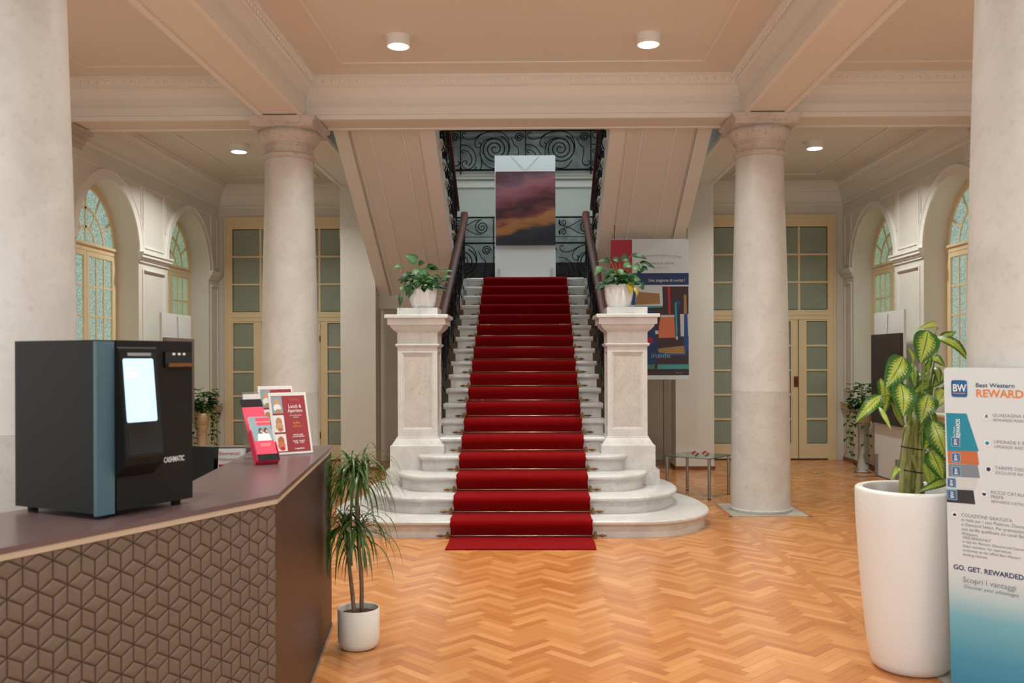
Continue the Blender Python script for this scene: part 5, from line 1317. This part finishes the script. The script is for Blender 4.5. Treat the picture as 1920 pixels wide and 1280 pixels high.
# ---- leaflets and holders on the counter
def frame_for(base, yaw, lean):
    n = Vector((math.sin(R(yaw)), -math.cos(R(yaw)), 0)); U_ = Vector((math.cos(R(yaw)), math.sin(R(yaw)), 0)); V_ = (Vector((0,0,1))*math.cos(R(lean))-n*math.sin(R(lean))).normalized(); return Vector(base), U_, V_, U_.cross(V_).normalized()
def plate(name, m, fr, u0, u1, v0, v1, d0, d1, par):
    O_, U_, V_, N_2 = fr; b = MB(); b.extr([(u0, v0), (u1, v0), (u1, v1), (u0, v1)], lambda u, v, w: tuple(O_+U_*u+V_*v+N_2*w), d0, d1); return b.build(name, m, par)
acr = mat('clear_acrylic', lin(235,240,240), .05, trans=.95)
def menu(base, yaw, lean, W, H, label):
    t = thing('menu_holder', label, 'menu holder', base, 'restaurant menus in acrylic stands'); fr = frame_for(base, yaw, lean)
    plate('acrylic_back', acr, fr, 0, W, 0, H, -.003, -.001, t); O_, U_, V_, N_2 = fr
    nf = Vector((U_.y, -U_.x, 0)); b = MB(); b.extr([(0, 0), (W, 0), (W, .07), (0, .07)], lambda u, v, w: tuple(Vector(base)+U_*u-nf*(v-.02)+Vector((0,0,w))), 0.0003, .0023); b.build('acrylic_foot', acr, t)
    plate('card', M['paper'], fr, 0, W, .004, H-.002, -.001, .0005, t)
    fl = lambda nm, pts, e: flat(t, 'printed_shape', I[nm], O_, U_, V_, pts, e)
    rc = lambda a, b_, c, d_: [(a*W, c*H), (b_*W, c*H), (b_*W, d_*H), (a*W, d_*H)]
    fl('maroon', rc(.06, .95, .04, .94), .0009)
    for c_, m_ in ((.66, ('paleblue', 'skin', 'white', 'bread')), (.36, ('white', 'bread', 'skin', 'copper')), (.06, ('white', 'copper', 'salmon', 'red'))):
        fl(m_[0], rc(.06, .34, c_, c_+.27), .0013)
        el = lambda cx_, cy_, rx, ry: [((cx_+rx*math.cos(a*PI/8))*W, (cy_+ry*math.sin(a*PI/8))*H) for a in range(16)]
        fl(m_[1], el(.20, c_+.16, .085, .075), .0016); fl(m_[2], el(.20, c_+.09, .10, .06), .0018); fl(m_[3], el(.22, c_+.04, .07, .03), .0020)
    for s_, y_, h_, c_ in (('Taverna', .86, .022, 'copper'), ('Lunch &', .74, .030, 'white'), ('Aperitivo', .67, .030, 'white'), ('ogni giorno dal bar', .61, .012, 'lgrey'), ('a pranzo', .58, .012, 'lgrey'), ('Buffet', .48, .022, 'orange'), ('dell\'hotel', .43, .018, 'orange'),
                           ('aperto a tutti', .30, .014, 'white'), ('su prenotazione', .27, .014, 'white'), ('lunedì - venerdì', .20, .014, 'white'), ('12.00 - 14.30', .17, .014, 'white'), ('vi aspettiamo', .08, .014, 'white')):
        text(s_, h_*.82*H/.297, I[c_], t, O_, U_, V_, .66*W, y_*H, 'CENTER', 0, .0002, .0016, .78)
menu((-1.358, 4.77, 1.0725), 38, 17, .215, .345, 'front red restaurant menu in acrylic stand on the counter end')
menu((-1.480, 5.00, 1.0725), 38, 17, .205, .375, 'rear red restaurant menu half hidden behind the front menu')
base = (-1.335, 4.36, 1.0725)
t = thing('leaflet_holder', 'bright pink leaflet dispenser leaning back on the counter beside the menus', 'leaflet holder', base)
fr = frame_for(base, 38, 34); O_, U_, V_, N_2 = fr
plate('back_plate', I['pink'], fr, 0, .108, 0, .325, -.004, 0, t); plate('black_header', M['blackplastic'], fr, 0, .108, .325, .37, -.004, .001, t)
plate('front_pocket', I['pink'], fr, 0, .108, 0, .035, .0005, .040, t); plate('side_wall', I['magenta'], fr, -.004, -.0002, 0, .17, -.004, .042, t); plate('side_wall', I['magenta'], fr, .1085, .112, 0, .10, -.004, .040, t)
plate('black_foot', M['blackplastic'], fr, 0, .108, .0, .032, .0405, .043, t)
fr2 = (O_+N_2*.022, U_, V_, N_2)
lt = thing('leaflet', 'pink and blue leaflet standing in the pink dispenser', 'leaflet', tuple(fr2[0]))
plate('leaflet_sheet', M['paper'], fr2, .004, .104, .036, .245, 0, .016, lt)
fl = lambda nm, pts, e: flat(lt, 'printed_shape', I[nm], fr2[0], U_, V_, pts, .016+e)
fl('pink', [(.004,.036),(.104,.036),(.104,.11),(.004,.11)], .0006); fl('paleblue', [(.004,.11),(.104,.11),(.104,.245),(.004,.245)], .0006); fl('pink', [(.035,.195),(.104,.195),(.104,.238),(.035,.238)], .001)
fl('white', [(.022,.108),(.092,.108),(.088,.145),(.06,.155),(.03,.145)], .0012)
for u_ in (.048, .075): fl('plum', [(u_+.011*math.cos(a*PI/6), .163+.017*math.sin(a*PI/6)) for a in range(12)], .0015); fl('skin', [(u_+.003+.007*math.cos(a*PI/6), .160+.011*math.sin(a*PI/6)) for a in range(12)], .0018)
text('W E L C O M E', .011, I['white'], lt, fr2[0], U_, V_, .069, .210, 'CENTER', eps=.0175); text('scopri la città', .010, I['white'], lt, fr2[0], U_, V_, .055, .088, 'CENTER', eps=.0175); text('e i dintorni', .010, I['white'], lt, fr2[0], U_, V_, .055, .078, 'CENTER', eps=.0175)
# small acrylic card stand, monitor and card behind the counter
base = (-1.475, 4.62, 1.0725); t = thing('card_stand', 'small clear acrylic card stand between the pink dispenser and menus', 'card stand', base); fr = frame_for(base, 25, 12)
plate('acrylic_plate', acr, fr, 0, .095, 0, .345, -.003, 0, t); plate('card', M['paper'], fr, .004, .091, .24, .335, .0002, .001, t); flat(t, 'printed_shape', I['crimson'], fr[0], fr[1], fr[2], [(.012,.25),(.08,.25),(.08,.28),(.012,.28)], .0014)
plate('acrylic_foot', acr, (Vector(base), fr[1], Vector((fr[1].y, -fr[1].x, 0))*-1, Vector((0,0,1))), 0, .095, -.01, .05, .0003, .002, t)
base = (-1.82, 4.62, .7505); t = thing('computer_monitor', 'black computer monitor on the inner desk seen edge-on past the machine', 'monitor', base)
b = MB(); mo = Matrix.Rotation(R(-22), 3, 'Z'); 
def mm(u, v, w): p = mo @ Vector((u, v, 0)); return (base[0]+p.x, base[1]+p.y-.0+w*.15, base[2]+w)
b.extr([(-.22, 0), (.22, 0), (.22, .03), (-.22, .03)], mm, .10, .385); b.build('screen_panel', M['blackgloss'], t)
b = MB(); b.extr([(-.03, .03), (.03, .03), (.03, .06), (-.03, .06)], mm, .008, .25); b.build('stand', M['chrome'], t); b = MB(); b.extr([(-.12, -.06), (.12, -.06), (.12, .12), (-.12, .12)], mm, .0003, .01); b.build('stand_foot', M['chrome'], t)
base = (-1.70, 4.85, .7505); t = thing('notice_card', 'white notice card with crimson print standing behind the counter', 'card', base); fr = frame_for(base, 8, 6)
plate('card', M['paper'], fr, 0, .15, 0, .35, 0, .003, t); flat(t, 'printed_shape', I['crimson'], fr[0], fr[1], fr[2], [(.01,.24),(.06,.24),(.06,.265),(.01,.265)], .004)
text('Benvenuti', .028, I['crimson'], t, fr[0], fr[1], fr[2], .01, .315, eps=.0042); text('Welcome', .022, I['crimson'], t, fr[0], fr[1], fr[2], .01, .285, eps=.0042)
